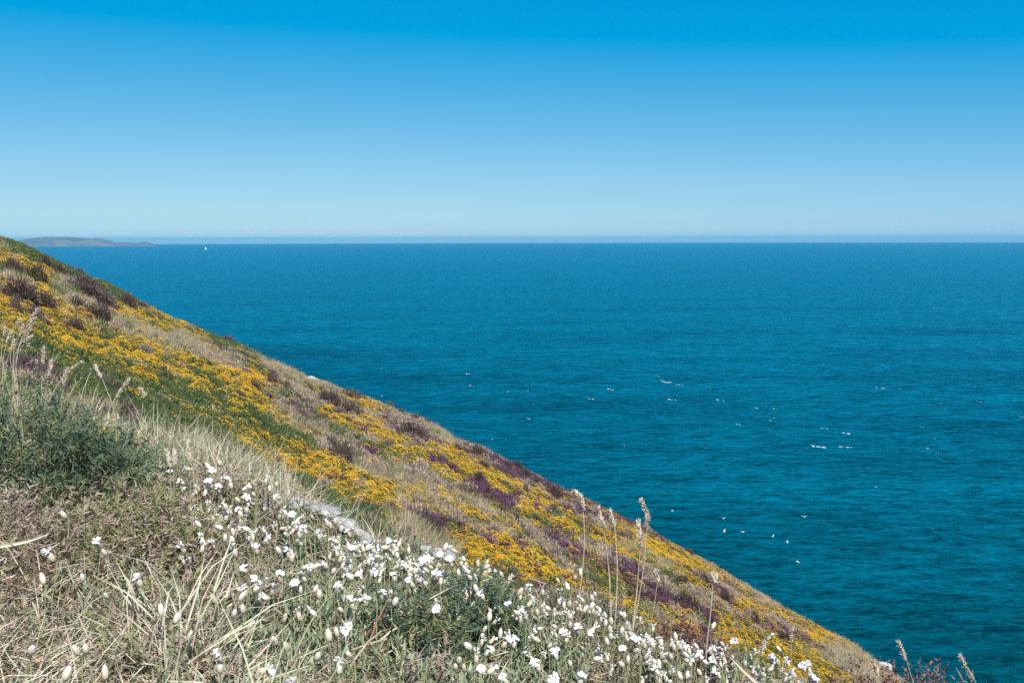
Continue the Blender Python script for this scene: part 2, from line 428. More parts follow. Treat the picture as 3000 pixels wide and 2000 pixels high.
def cushion_yellow(seed, green=200, fl=230, fs=0.040):
    rng = np.random.default_rng(seed); s = Soup()
    p, d = dome(rng, green, 0.52, 0.46); s.add(blades(rng, p*rng.uniform(0.5, 1, size=(green, 1)), d*0.7+rng.normal(0, 0.5, (green, 3))+[0, 0, 0.3], rng.uniform(0.10, 0.24, green), 0.045), 0)
    p, d = dome(rng, fl, 0.56, 0.52, 0.15); keep = vnoise(p[:, 0]*4, p[:, 1]*4+9, seed) > 0.30
    s.add(florets(rng, p[keep], d[keep], fs), 1)
    return s.mesh('gorse_cushion', [M['needle'], M['gorse_flower']])
def cushion_green(seed, n=260):
    rng = np.random.default_rng(seed); s = Soup()
    p, d = dome(rng, n, 0.55, 0.5); s.add(blades(rng, p*rng.uniform(0.55, 1.05, size=(n, 1)), d*0.8+rng.normal(0, 0.45, (n, 3))+[0, 0, 0.35], rng.uniform(0.10, 0.26, n), 0.042), 0)
    p, d = dome(rng, 5, 0.55, 0.5, 0.2); s.add(florets(rng, p, d, 0.06), 1)
    return s.mesh('gorse_cushion', [M['needle'], M['gorse_flower']])
def tuft_dry(seed, n=110, mats=('dry', 'greengrass'), mixg=0.2):
    rng = np.random.default_rng(seed); s = Soup()
    b = rng.normal(0, 0.20, (n, 3)); b[:, 2] = 0; d = b*1.4 + rng.normal(0, 0.22, (n, 3)) + [0.12, -0.05, 1.0]
    g = rng.random(n) < mixg; L = rng.uniform(0.45, 1.05, n)
    s.add(bent_blades(rng, b[~g], d[~g], L[~g], 0.022, 0.35), 0); s.add(bent_blades(rng, b[g], d[g], L[g]*0.8, 0.026, 0.3), 1)
    return s.mesh('grass_tuft', [M[mats[0]], M[mats[1]]])
def cushion_heath(seed, mats=('heather', 'purple'), bloom=0.0, n=240):
    rng = np.random.default_rng(seed); s = Soup()
    p, d = dome(rng, n, 0.52, 0.55); s.add(blades(rng, p*rng.uniform(0.35, 0.9, size=(n, 1)), d*0.45+rng.normal(0, 0.3, (n, 3))+[0, 0, 0.8], rng.uniform(0.16, 0.34, n), 0.040), 0)
    k = int(n*bloom)
    if k:
        p, d = dome(rng, k, 0.54, 0.6, 0.1); s.add(blades(rng, p, d*0.4+rng.normal(0, 0.25, (k, 3))+[0, 0, 0.9], rng.uniform(0.10, 0.22, k), 0.06), 1)
    return s.mesh('heath_cushion', [M[mats[0]], M[mats[1]]])

def scatter(name, label, cat, srcs, pos, rot, scl, idx):
    """one mass of small plants: instances of the source meshes on points"""
    c = bpy.data.collections.new(name + '_sources')
    for k, me in enumerate(srcs):
        c.objects.link(bpy.data.objects.new('%s_source_%02d' % (name, k), me))
    me = bpy.data.meshes.new(name); me.vertices.add(len(pos)); me.vertices.foreach_set('co', np.asarray(pos, float).ravel())
    a = me.attributes.new('rot', 'FLOAT_VECTOR', 'POINT'); a.data.foreach_set('vector', np.asarray(rot, float).ravel())
    a = me.attributes.new('scl', 'FLOAT_VECTOR', 'POINT'); a.data.foreach_set('vector', np.asarray(scl, float).ravel())
    a = me.attributes.new('idx', 'INT', 'POINT'); a.data.foreach_set('value', np.asarray(idx, np.int32))
    me.update()
    o = bpy.data.objects.new(name, me); COL.objects.link(o)
    g = bpy.data.node_groups.new(name + '_nodes', 'GeometryNodeTree')
    g.interface.new_socket('Geometry', in_out='INPUT', socket_type='NodeSocketGeometry')
    g.interface.new_socket('Geometry', in_out='OUTPUT', socket_type='NodeSocketGeometry')
    gi = g.nodes.new('NodeGroupInput'); go = g.nodes.new('NodeGroupOutput')
    ci = g.nodes.new('GeometryNodeCollectionInfo'); ci.inputs[0].default_value = c; ci.inputs[1].default_value = True; ci.inputs[2].default_value = True
    ip = g.nodes.new('GeometryNodeInstanceOnPoints'); ip.inputs['Pick Instance'].default_value = True
    def attr(nm, ty):
        nd = g.nodes.new('GeometryNodeInputNamedAttribute'); nd.data_type = ty; nd.inputs[0].default_value = nm; return nd.outputs[0]
    g.links.new(gi.outputs[0], ip.inputs['Points']); g.links.new(ci.outputs[0], ip.inputs['Instance'])
    g.links.new(attr('idx', 'INT'), ip.inputs['Instance Index'])
    g.links.new(attr('rot', 'FLOAT_VECTOR'), ip.inputs['Rotation']); g.links.new(attr('scl', 'FLOAT_VECTOR'), ip.inputs['Scale'])
    g.links.new(ip.outputs[0], go.inputs[0])
    md = o.modifiers.new('plants', 'NODES'); md.node_group = g
    return tag(o, label, cat, kind='stuff')

# ------------------------------------------------------------------ hillside vegetation: which plant grows where
def seg_dist(px, py, x0, y0, x1, y1, r):
    """0 at the middle of a patch drawn along a segment, 1 at its rim"""
    dx, dy = x1-x0, y1-y0; L2 = dx*dx+dy*dy+1e-6
    t = np.clip(((px-x0)*dx+(py-y0)*dy)/L2, 0, 1)
    return np.hypot(px-x0-t*dx, py-y0-t*dy)/r
YEL, GRN, DRY, PUR, HEA, GRY = range(6)
PATCHES = [  # species, segment in photo pixels, half width, weight
 (YEL, 0, 745, 130, 800, 18, 1.2), (YEL, 0, 815, 60, 850, 14, 1.1), (YEL, 110, 850, 160, 870, 16, 0.8), (YEL, 0, 885, 60, 900, 22, 1.1), (YEL, 90, 900, 200, 930, 26, 1.0),
 (YEL, 60, 925, 320, 1010, 34, 1.0), (YEL, 210, 1000, 430, 1080, 40, 1.25), (YEL, 0, 930, 70, 960, 30, 0.9), (YEL, 430, 1060, 560, 1110, 26, 1.1), (YEL, 340, 900, 480, 960, 18, 0.9), (YEL, 440, 905, 600, 985, 14, 1.0),
 (YEL, 330, 970, 640, 1080, 16, 0.9), (YEL, 600, 1060, 760, 1120, 26, 1.1), (YEL, 600, 1150, 720, 1190, 16, 0.9), (YEL, 700, 1140, 810, 1200, 24, 1.1), (YEL, 500, 1155, 560, 1195, 14, 0.9),
 (YEL, 560, 1190, 700, 1270, 22, 1.1), (YEL, 680, 1230, 860, 1300, 34, 1.2), (YEL, 780, 1300, 1000, 1380, 36, 1.35), (YEL, 900, 1330, 1130, 1440, 36, 1.3), (YEL, 1000, 1430, 1150, 1470, 20, 1.0),
 (YEL, 900, 1440, 1010, 1470, 24, 0.9), (YEL, 950, 1200, 1100, 1270, 22, 1.2), (YEL, 1060, 1240, 1210, 1320, 24, 1.3), (YEL, 1000, 1150, 1120, 1210, 10, 1.0), (YEL, 1060, 1160, 1130, 1190, 10, 1.1),
 (YEL, 1130, 1290, 1330, 1390, 20, 1.1), (YEL, 1240, 1300, 1420, 1370, 18, 1.1), (YEL, 1170, 1400, 1330, 1470, 16, 0.9), (YEL, 1310, 1330, 1470, 1420, 20, 1.1), (YEL, 1270, 1420, 1400, 1510, 16, 0.8),
 (YEL, 1330, 1540, 1560, 1640, 40, 1.3), (YEL, 1480, 1610, 1690, 1710, 34, 1.25), (YEL, 1400, 1490, 1500, 1540, 14, 0.8), (YEL, 1440, 1400, 1620, 1480, 20, 1.1), (YEL, 1540, 1480, 1720, 1570, 26, 1.0),
 (YEL, 1660, 1520, 1830, 1600, 20, 1.0), (YEL, 1680, 1620, 1830, 1710, 30, 1.15), (YEL, 1760, 1710, 1910, 1810, 36, 1.25), (YEL, 1620, 1430, 1800, 1510, 10, 0.9), (YEL, 1800, 1530, 2000, 1640, 20, 1.1),
 (YEL, 1850, 1610, 2010, 1700, 16, 1.0), (YEL, 1950, 1600, 2180, 1730, 16, 1.1), (YEL, 2000, 1720, 2180, 1810, 14, 0.9), (YEL, 1950, 1790, 2050, 1840, 14, 0.8), (YEL, 2130, 1830, 2400, 1960, 44, 1.25),
 (YEL, 2180, 1740, 2420, 1870, 20, 1.1), (YEL, 2380, 1850, 2480, 1890, 14, 1.1), (YEL, 2230, 1900, 2460, 1990, 34, 1.25),
 (GRN, 20, 715, 220, 800, 16, 1.4), (GRN, 230, 800, 330, 850, 14, 0.9), (GRN, 330, 850, 400, 890, 10, 0.6), (GRN, 100, 960, 250, 1030, 30, 0.9), (GRN, 80, 1000, 350, 1060, 26, 0.8), (GRN, 240, 1060, 480, 1180, 55, 1.3),
 (GRN, 440, 1100, 700, 1220, 34, 1.1), (GRN, 600, 1150, 880, 1280, 24, 1.3), (GRN, 400, 1150, 680, 1260, 34, 1.1), (GRN, 700, 1330, 820, 1430, 36, 1.0), (GRN, 860, 1400, 1060, 1480, 40, 1.35), (GRN, 1000, 1470, 1130, 1540, 24, 1.1),
 (GRN, 980, 1300, 1060, 1340, 16, 0.9), (GRN, 900, 1280, 1000, 1300, 14, 0.8), (GRN, 1600, 1495, 1700, 1540, 14, 0.7), (GRN, 600, 970, 680, 1010, 14, 0.9),
 (DRY, 150, 830, 230, 880, 20, 1.3), (DRY, 200, 870, 280, 900, 14, 1.0), (DRY, 330, 930, 520, 1010, 22, 0.9), (DRY, 0, 790, 40, 810, 12, 0.9), (DRY, 520, 980, 640, 1050, 16, 0.8), (DRY, 770, 1055, 880, 1110, 18, 1.5), (DRY, 880, 1105, 1000, 1160, 10, 1.1),
 (DRY, 800, 1190, 900, 1250, 22, 1.2), (DRY, 900, 1230, 1010, 1290, 14, 0.9), (DRY, 1130, 1350, 1250, 1420, 22, 1.2), (DRY, 1230, 1250, 1360, 1300, 12, 1.1), (DRY, 1050, 1350, 1150, 1400, 22, 0.9), (DRY, 1100, 1480, 1300, 1590, 34, 1.4),
 (DRY, 1300, 1400, 1480, 1530, 20, 1.0), (DRY, 1180, 1420, 1360, 1500, 18, 0.9), (DRY, 1830, 1590, 1980, 1680, 18, 1.1), (DRY, 2180, 1710, 2330, 1790, 12, 1.3), (DRY, 2440, 1900, 2600, 1990, 34, 1.8), (DRY, 1880, 1770, 1960, 1810, 18, 0.9), (DRY, 1700, 1510, 1760, 1540, 10, 0.8),
 (DRY, 1380, 1295, 1480, 1345, 8, 0.9), (DRY, 2040, 1620, 2150, 1680, 10, 0.8), (DRY, 560, 1270, 800, 1360, 26, 1.2),
 (PUR, 230, 885, 265, 900, 10, 1.1), (PUR, 120, 930, 240, 965, 10, 0.9), (PUR, 700, 1080, 760, 1100, 10, 1.2), (PUR, 790, 1090, 830, 1105, 10, 1.2), (PUR, 870, 1150, 900, 1170, 8, 1.2), (PUR, 1030, 1230, 1120, 1260, 14, 1.2),
 (PUR, 1240, 1330, 1400, 1400, 14, 1.4), (PUR, 1380, 1390, 1510, 1450, 18, 1.4), (PUR, 1130, 1370, 1180, 1420, 14, 0.9), (PUR, 1280, 1500, 1420, 1560, 16, 1.1), (PUR, 1420, 1540, 1560, 1620, 22, 1.3), (PUR, 1600, 1540, 1720, 1640, 20, 1.2),
 (PUR, 1700, 1480, 1780, 1530, 12, 1.0), (PUR, 1780, 1610, 1920, 1720, 22, 1.3), (PUR, 1900, 1720, 2000, 1770, 18, 1.3), (PUR, 2140, 1790, 2300, 1850, 12, 1.0), (PUR, 1050, 1300, 1100, 1330, 12, 0.9), (PUR, 1560, 1470, 1640, 1500, 10, 0.9), (PUR, 1900, 1560, 2000, 1620, 10, 0.9), (PUR, 2000, 1810, 2100, 1850, 14, 0.9),
 (GRY, 1040, 1310, 1180, 1400, 20, 1.1), (GRY, 540, 1010, 700, 1080, 14, 0.8), (GRY, 1180, 1330, 1300, 1420, 18, 0.9), (GRY, 1270, 1440, 1420, 1540, 24, 1.0), (GRY, 1700, 1570, 1830, 1640, 16, 0.9), (GRY, 1900, 1680, 2090, 1780, 20, 1.1), (GRY, 2120, 1690, 2260, 1770, 12, 1.0), (GRY, 840, 1130, 980, 1190, 12, 0.9), (GRY, 1120, 1220, 1250, 1290, 16, 1.0), (GRY, 2240, 1800, 2330, 1840, 10, 0.8), (GRY, 930, 1290, 1010, 1330, 14, 0.9),
 (HEA, 1120, 1230, 1240, 1280, 16, 1.0), (HEA, 940, 1160, 1010, 1200, 12, 0.9), (HEA, 30, 840, 130, 890, 24, 0.7), (HEA, 180, 780, 330, 900, 16, 0.5), (HEA, 1330, 1300, 1640, 1440, 14, 0.7), (HEA, 1760, 1650, 2080, 1800, 20, 0.6), (HEA, 970, 1300, 1020, 1340, 16, 1.0), (HEA, 1640, 1440, 1900, 1560, 8, 0.6)]

def species_at(x, y, z, rng):
    px, py = pix(x, y, z)
    w = np.zeros((6, len(x)))
    f = lambda s, a=0.9, b=0.28: fbm(x*a+s, y*b+s*3, int(s))
    base = (0.36, 0.46, 0.18, 0.14, 0.28, 0.40)
    for k in range(6): w[k] = base[k]*np.clip((f(11.0+7*k) - 0.42)*5, 0.02, 1)
    far = np.clip((px-500)/700, 0, 1)
    w[PUR] *= 0.3 + 1.2*far; w[GRY] *= 0.5 + 0.8*far; w[HEA] *= 0.6 + 0.7*far; w[GRN] *= 1.5 - far
    j = (fbm(x*2.6, y*0.6, 77) - 0.5)*1.7 + (fbm(x*0.9, y*0.25, 79) - 0.5)*0.8
    for sp, x0, y0, x1, y1, r, wt in PATCHES:
        d = seg_dist(px, py, x0, y0, x1, y1, r) + j
        w[sp] += wt*(0.75 if sp == PUR else 1.3)*np.clip(1.35 - d, 0, 1)
    w = w**1.7*rng.gamma(0.7, 1, size=w.shape)
    return np.argmax(w, 0), px, py

def grow_hillside():
    rng = np.random.default_rng(11)
    parts = []
    for (ya, yb, du, dl) in ((3.0, 9.0, 0.022, 0.026), (9.0, 26.0, 0.0105, 0.0145), (26.0, 92.0, 0.0062, 0.011)):
        uu = np.arange(-1.0 if ya < 5 else -0.74, 0.56, du); ll = np.arange(math.log(ya), math.log(yb), dl)
        U, L = np.meshgrid(uu, ll); U = U.ravel()+rng.uniform(-.6, .6, U.size)*du; L = L.ravel()+rng.uniform(-.6, .6, L.size)*dl
        parts.append((U*np.exp(L), np.exp(L)))
    x = np.concatenate([p[0] for p in parts]); y = np.concatenate([p[1] for p in parts])
    z = terrain(x, y)
    sp, px, py = species_at(x, y, z + 0.15, rng)
    size = 0.17*(y/8.0)**0.50*rng.uniform(0.75, 1.3, len(x)); size = np.where(y < 8, 0.17*(y/8)**0.35*rng.uniform(0.8, 1.3, len(x)), size)
    rot = np.stack([rng.normal(0, 0.12, len(x)), rng.normal(0, 0.12, len(x)) + 0.25, rng.uniform(0, 6.283, len(x))], -1)
    names = {YEL: ('flowering_gorse', 'low gorse in yellow flower spreading over the hillside', 'gorse', [cushion_yellow(s, fl=q) for s, q in enumerate((320, 280, 230, 200, 150, 110, 70, 40))], 1.0),
             GRN: ('green_gorse', 'dark green gorse without flowers on the hillside', 'gorse', [cushion_green(20+s) for s in range(4)], 1.1),
             DRY: ('dry_grass', 'straw coloured dry grass between the gorse on the hillside', 'grass', [tuft_dry(30+s) for s in range(2)] + [tuft_dry(34+s, mixg=0.5) for s in range(2)], 0.85),
             PUR: ('purple_heather', 'purple heather in bloom between the gorse', 'heather', [cushion_heath(40+s, bloom=0.4) for s in range(3)], 0.85),
             HEA: ('brown_heather', 'dark brown heather mat on the hillside', 'heather', [cushion_heath(50+s, bloom=0.08) for s in range(3)], 1.1),
             GRY: ('withered_heath', 'grey-brown withered heath on the hillside', 'heath', [cushion_heath(60+s, ('greyheath', 'dry'), 0.3) for s in range(3)], 1.0)}
    for k, (nm, lab, cat, srcs, sc) in names.items():
        m = sp == k; n = int(m.sum())
        s3 = (size[m]*sc)[:, None]*np.stack([np.ones(n), np.ones(n), rng.uniform(0.75, 1.2, n)], -1)
        ids = rng.integers(0, len(srcs), n)
        if k == YEL: ids = np.clip((fbm(x[m]*1.1, y[m]*0.5, 91) - 0.28)*16 + rng.normal(0, 1.3, n), 0, 7).astype(int)
        scatter(nm, lab, cat, srcs, np.stack([x[m], y[m], z[m]-0.03*size[m]], -1), rot[m], s3, ids)
    print('hillside clumps', len(x))
grow_hillside()
ORD = ['leftmost'] + [w + ' from the left' for w in 'second third fourth fifth sixth seventh eighth ninth tenth eleventh twelfth thirteenth fourteenth fifteenth sixteenth seventeenth eighteenth nineteenth twentieth'.split()]
ORD += ['twenty-' + w for w in ORD[1:0:-1]][:0] + ['twenty-first from the left'] + ['twenty-' + w for w in ORD[1:9]] + ['thirtieth from the left', 'thirty-first from the left'] + ['thirty-' + w for w in ORD[1:9]] + ['fortieth from the left', 'forty-first from the left'] + ['forty-' + w for w in ORD[1:9]]
def number_labels(made):
    """things that share a description are told apart by their order from left to right"""
    byl = {}
    for px, o in made: byl.setdefault(o['label'], []).append((px, o))
    for lab, lst in byl.items():
        lst.sort(key=lambda q: q[0])
        if len(lst) > 1:
            for i, (px, o) in enumerate(lst): o['label'] = lab + ', ' + ORD[min(i, len(ORD)-1)]
# ------------------------------------------------------------------ near bank: leaf mats, grass, litter
def tri_leaf(base, d, side, L, W, fold=0.25):
    up = np.cross(side, d); mid = base + d*L*0.45
    l = mid - side*W/2 + up*W*fold; r = mid + side*W/2 + up*W*fold; tip = base + d*L
    return np.concatenate([np.stack([base, l, tip], 1), np.stack([base, tip, r], 1)])
def campion_shoot(seed):
    rng = np.random.default_rng(seed); s = Soup(); H = rng.uniform(0.055, 0.085); lean = rng.normal(0, 0.25, 3); lean[2] = 1; lean = unit(lean)
    n = 16; t = np.repeat(np.linspace(0.12, 1, n//2), 2); base = lean*H*t[:, None]
    a = np.repeat(np.arange(n//2)*1.57 + rng.uniform(0, 6), 2) + np.tile([0, math.pi], n//2) + rng.normal(0, 0.25, n)
    e = np.linspace(0.35, 1.15, n) + rng.normal(0, 0.15, n)
    d = np.stack([np.cos(a)*np.cos(e), np.sin(a)*np.cos(e), np.sin(e)], -1); side = np.stack([-np.sin(a), np.cos(a), 0*a], -1)
    s.add(tri_leaf(base, d, side, rng.uniform(0.016, 0.028, n)[:, None], rng.uniform(0.0045, 0.0065, n)[:, None]), 0)
    s.add(blades(rng, np.zeros((3, 3)), np.tile(lean, (3, 1)), H, 0.003), 1)
    return s.mesh('campion_shoot', [M['campion_leaf'], M['stem']])
def needle_spray(rng, L=0.085, n=46, nl=(0.009, 0.018), w=0.0021):
    t = rng.uniform(0.0, 1.0, n)**0.8; a = rng.uniform(0, 6.283, n); e = rng.uniform(0.2, 1.1, n)
    base = np.stack([0*t, 0*t, t*L], -1); d = np.stack([np.cos(a)*np.cos(e), np.sin(a)*np.cos(e), np.sin(e)], -1)
    tr = blades(rng, base, d, rng.uniform(*nl, n)*(1.15-0.5*t), w)
    st = blades(rng, np.zeros((2, 3)), np.tile([0, 0, 1.0], (2, 1)), L, 0.003)
    return tr, st
def spray_mesh(seed, mats):
    rng = np.random.default_rng(seed); s = Soup()
    for k in range(4):
        tr, st = needle_spray(rng, rng.uniform(0.06, 0.10))
        Rm = np.array(Matrix.Rotation(rng.uniform(0.2, 0.8), 3, 'X') @ Matrix.Rotation(0, 3, 'Z')); Rz = np.array(Matrix.Rotation(rng.uniform(0, 6.28), 3, 'Z'))
        Q = (Rz @ Rm).T; off = np.array([rng.normal(0, 0.01), rng.normal(0, 0.01), 0])
        s.add(tr @ Q + off, 0 if rng.random() < 0.7 else 1); s.add(st @ Q + off, 2)
    return s.mesh('needle_spray', [M[mats[0]], M[mats[1]], M['twig']])
def litter_mesh(seed, n=60):
    rng = np.random.default_rng(seed); s = Soup()
    b = np.stack([rng.uniform(-.07, .07, n), rng.uniform(-.07, .07, n), rng.uniform(0.0, 0.05, n)], -1)
    d = np.stack([rng.normal(0, 1, n), rng.normal(0, 1, n), rng.normal(0.1, 0.3, n)], -1)
    k = rng.random(n)
    for m, lo, hi in ((0, 0, .45), (1, .45, .8), (2, .8, 1.01)):
        q = (k >= lo) & (k < hi); s.add(bent_blades(rng, b[q], d[q], rng.uniform(0.03, 0.10, q.sum()), 0.0022, 0.4), m)
    return s.mesh('litter', [M['straw'], M['needle_brown'], M['rust']])
def near_tuft(seed, n=19, straw=0.5, L=(0.10, 0.26), w=0.0042):
    rng = np.random.default_rng(seed); s = Soup()
    b = rng.normal(0, 0.02, (n, 3)); b[:, 2] = 0; d = np.stack([rng.normal(0.1, 0.55, n), rng.normal(-0.15, 0.5, n), np.full(n, 0.9)], -1)
    q = rng.random(n) < straw; ln = rng.uniform(*L, n)
    s.add(bent_blades(rng, b[~q], d[~q], ln[~q], w, 0.75), 0); s.add(bent_blades(rng, b[q], d[q], ln[q], w*0.8, 0.9), 1)
    return s.mesh('grass_tuft', [M['blade'], M['straw']])

def grow_bank():
    rng = np.random.default_rng(5)
    def field(n):
        x = rng.uniform(-2.4, 1.9, n); y = rng.uniform(1.0, 3.6, n); z = terrain(x, y); px, py = pix(x, y, z+0.07)
        return x, y, z, px, py
    def put(nm, lab, cat, srcs, prob, n, sc, tilt=0.3, zoff=0.0):
        x, y, z, px, py = field(n); keep = rng.random(n) < prob(px, py, x, y); x, y, z = x[keep], y[keep], z[keep]; k = len(x)
        rot = np.stack([rng.normal(0, tilt, k), rng.normal(0, tilt, k), rng.uniform(0, 6.283, k)], -1)
        sv = rng.uniform(sc[0], sc[1], k)*(0.55 + 0.9*fbm(x*5+3, y*5, 13)) ; sv = sv[:, None]*np.ones((k, 3))
        scatter(nm, lab, cat, srcs, np.stack([x, y, z+zoff], -1), rot, sv, rng.integers(0, len(srcs), k))
        print(nm, k)
    nz = lambda x, y, s, f=4.0: fbm(x*f, y*f, s)
    grassy = lambda px, py: np.clip((680 - px*1.0 + (py-1750)*0.9)/260, 0, 1)*np.clip((py-1640)/160, 0, 1)
    heathy = lambda px, py: np.clip((800-px + (py-1500)*0.1)/180, 0, 1)*np.clip((1960-py)/220, 0, 1)*np.clip(np.where(px < 470, (py-1420)/50, 1), 0.0, 1)
    edge = lambda y: np.clip((2.74-y)/0.12, 0, 1)
    put('campion_leaves', 'grey-green narrow campion leaves matting the near bank', 'leaves', [campion_shoot(100+i) for i in range(7)],
        lambda px, py, x, y: (1-0.55*grassy(px, py))*(1-0.85*heathy(px, py))*np.clip((nz(x, y, 31)-0.30)*6, 0.12, 1)*edge(y), 24000, (0.75, 1.1))
    put('needle_mat', 'brown and olive needle mat of dwarf gorse on the near bank', 'gorse', [spray_mesh(120+i, ('needle_olive', 'needle_brown')) for i in range(3)] + [spray_mesh(124+i, ('needle_brown', 'needle_olive')) for i in range(3)],
        lambda px, py, x, y: np.clip(0.95*heathy(px, py)*np.clip((nz(x, y, 43, 5.0)-0.36)*7, 0.05, 1) + 0.42*np.clip((nz(x, y, 41)-0.45)*6, 0, 1), 0, 1)*edge(y), 17000, (0.9, 1.65))
    put('litter', 'tangle of dead straw and withered leaves under the plants', 'litter', [litter_mesh(140+i) for i in range(4)],
        lambda px, py, x, y: (0.18+0.25*grassy(px, py))*edge(y), 4500, (0.8, 1.4))
    put('pale_grass', 'pale half-dry grass blades at the bottom left', 'grass', [near_tuft(150+i) for i in range(6)],
        lambda px, py, x, y: grassy(px, py)*0.95*np.clip((nz(x, y, 47, 4.0)-0.34)*7, 0.05, 1)+0.004, 3600, (0.7, 1.15), tilt=0.35)
    # lusher grass on the shelf behind the left bushes
    n = 5200; u = rng.uniform(-0.6, -0.13, n); y = rng.uniform(2.7, 7.0, n); x = u*y; z = terrain(x, y); px, py = pix(x, y, z+0.1)
    pr = np.clip((nz(x, y, 61, 1.6)-0.36)*5, 0.05, 1)*(0.10 + 0.9*np.clip((px-380)/120, 0, 1)*np.clip((py-1180-0.1*(px-400))/60, 0, 1)); k = rng.random(n) < pr
    x, y, z = x[k], y[k], z[k]; m = len(x)
    srcs = [near_tuft(160+i, 34, 0.25, (0.12, 0.26), 0.004) for i in range(3)] + [near_tuft(165+i, 34, 0.8, (0.14, 0.34), 0.0035) for i in range(3)]
    for me in srcs[:3]: me.materials[0] = M['greengrass']
    scatter('shelf_grass', 'mixed green and straw grass on the shelf behind the near gorse', 'grass', srcs, np.stack([x, y, z], -1),
            np.stack([rng.normal(0, .25, m), rng.normal(0, .25, m), rng.uniform(0, 6.28, m)], -1), rng.uniform(0.5, 0.95, m)[:, None]*np.ones((m, 3)), np.where(rng.random(m) < 0.72, rng.integers(0, 3, m), rng.integers(3, 6, m)))
grow_bank()

# ------------------------------------------------------------------ near bushes
def gorse_bush(px, py, R, H, n, label, mats=('needle_near', 'needle_olive'), name='gorse_bush', seed=0, cat='gorse', y=None, flowers=0):
    rng = np.random.default_rng(200+seed)
    if y is None: x, y, z = hit(px, py)
    else: x = ray(px, py)[0]*y
    z = float(terrain(x, y))
    root = empty(name, (x, y, z)); tag(root, label, cat, None)
    n = int(n*0.75); p, d = dome(rng, n, R, H); f = rng.uniform(0.35, 1.0, n)**0.6; p = p*f[:, None]*0.86
    s = Soup(); st = Soup()
    sl = max(0.06, min(0.10, R*0.55))
    for i in range(n):
        tr, sm = needle_spray(rng, sl*rng.uniform(0.7, 1.2), 30, (0.016, 0.032), 0.0034)
        q = unit(d[i]*0.8 + rng.normal(0, 0.35, 3) + [0, 0, 0.35]); Q = np.array(Vector(q).to_track_quat('Z', 'Y').to_matrix()).T
        s.add(tr @ Q + p[i], 0 if rng.random() < 0.72 else 1); st.add(sm @ Q + p[i], 0)
    for i in range(14):
        a = rng.uniform(0, 6.28); tip = np.array([math.cos(a)*R*0.6, math.sin(a)*R*0.6, H*rng.uniform(0.3, 0.8)])
        st.add(blades(rng, np.zeros((2, 3)), np.tile(tip, (2, 1)), np.linalg.norm(tip), 0.006), 0)
    me = s.mesh('foliage', [M[mats[0]], M[mats[1]]]); o = bpy.data.objects.new('foliage', me); COL.objects.link(o); o.parent = root
    me = st.mesh('branches', [M['twig']]); o = bpy.data.objects.new('branches', me); COL.objects.link(o); o.parent = root
    if flowers:
        fp, fd = dome(rng, flowers, R*0.95, H*0.95, 0.2); fs = Soup(); fs.add(florets(rng, fp, fd, 0.012), 0)
        o = bpy.data.objects.new('flowers', fs.mesh('flowers', [M['gorse_flower']])); COL.objects.link(o); o.parent = root; o['kind'] = 'stuff'
    return root
gorse_bush(70, 1480, 0.23, 0.26, 520, 'large blue-green gorse bush at the left edge, beside the dry seed heads', seed=1)
gorse_bush(310, 1490, 0.17, 0.19, 400, 'blue-green gorse bush right of the large one at the left edge', seed=2)
gorse_bush(40, 1230, 0.26, 0.24, 280, 'gorse bush below the sheaf of dry grass at the left edge', seed=3, y=2.9)
gorse_bush(1190, 1995, 0.13, 0.18, 300, 'green gorse bush at the bottom middle of the near bank', seed=4)
gorse_bush(1390, 1890, 0.12, 0.17, 290, 'dark green gorse bush among campion right of the bottom middle', seed=5)
gorse_bush(1345, 1725, 0.075, 0.07, 90, 'small gorse cushion below the white campion row', seed=6)
gorse_bush(1560, 1790, 0.07, 0.08, 90, 'small gorse cushion under closed campion bladders', seed=7)
gorse_bush(1180, 1680, 0.06, 0.06, 70, 'tiny green gorse cushion behind the open campion cluster', seed=8)
gorse_bush(600, 1520, 0.12, 0.13, 260, 'pinkish brown withered gorse bush left of the pale rock ledge', ('needle_brown', 'needle_olive'), seed=9)
gorse_bush(450, 1660, 0.15, 0.15, 330, 'olive brown gorse bush with dark hollows in the left foreground', ('needle_olive', 'needle_brown'), seed=10)
gorse_bush(180, 1560, 0.16, 0.08, 180, 'low olive gorse mat below the blue-green bushes', ('needle_olive', 'needle_brown'), seed=11)
gorse_bush(400, 1830, 0.10, 0.09, 130, 'olive gorse tuft among the long grass blades', ('needle_olive', 'needle_near'), seed=12)
gorse_bush(330, 1150, 0.30, 0.24, 260, 'green gorse bush on the shelf behind the near bushes', ('needle_near', 'needle'), seed=13, y=5.6)
gorse_bush(600, 1250, 0.26, 0.16, 200, 'low gorse with a few yellow flowers on the grassy shelf', ('needle_near', 'needle'), seed=14, y=6.0, flowers=40)
gorse_bush(460, 1230, 0.16, 0.12, 120, 'gorse sprig with bright yellow flowers in the shelf grass', ('needle_near', 'needle'), seed=15, y=4.4, flowers=34)

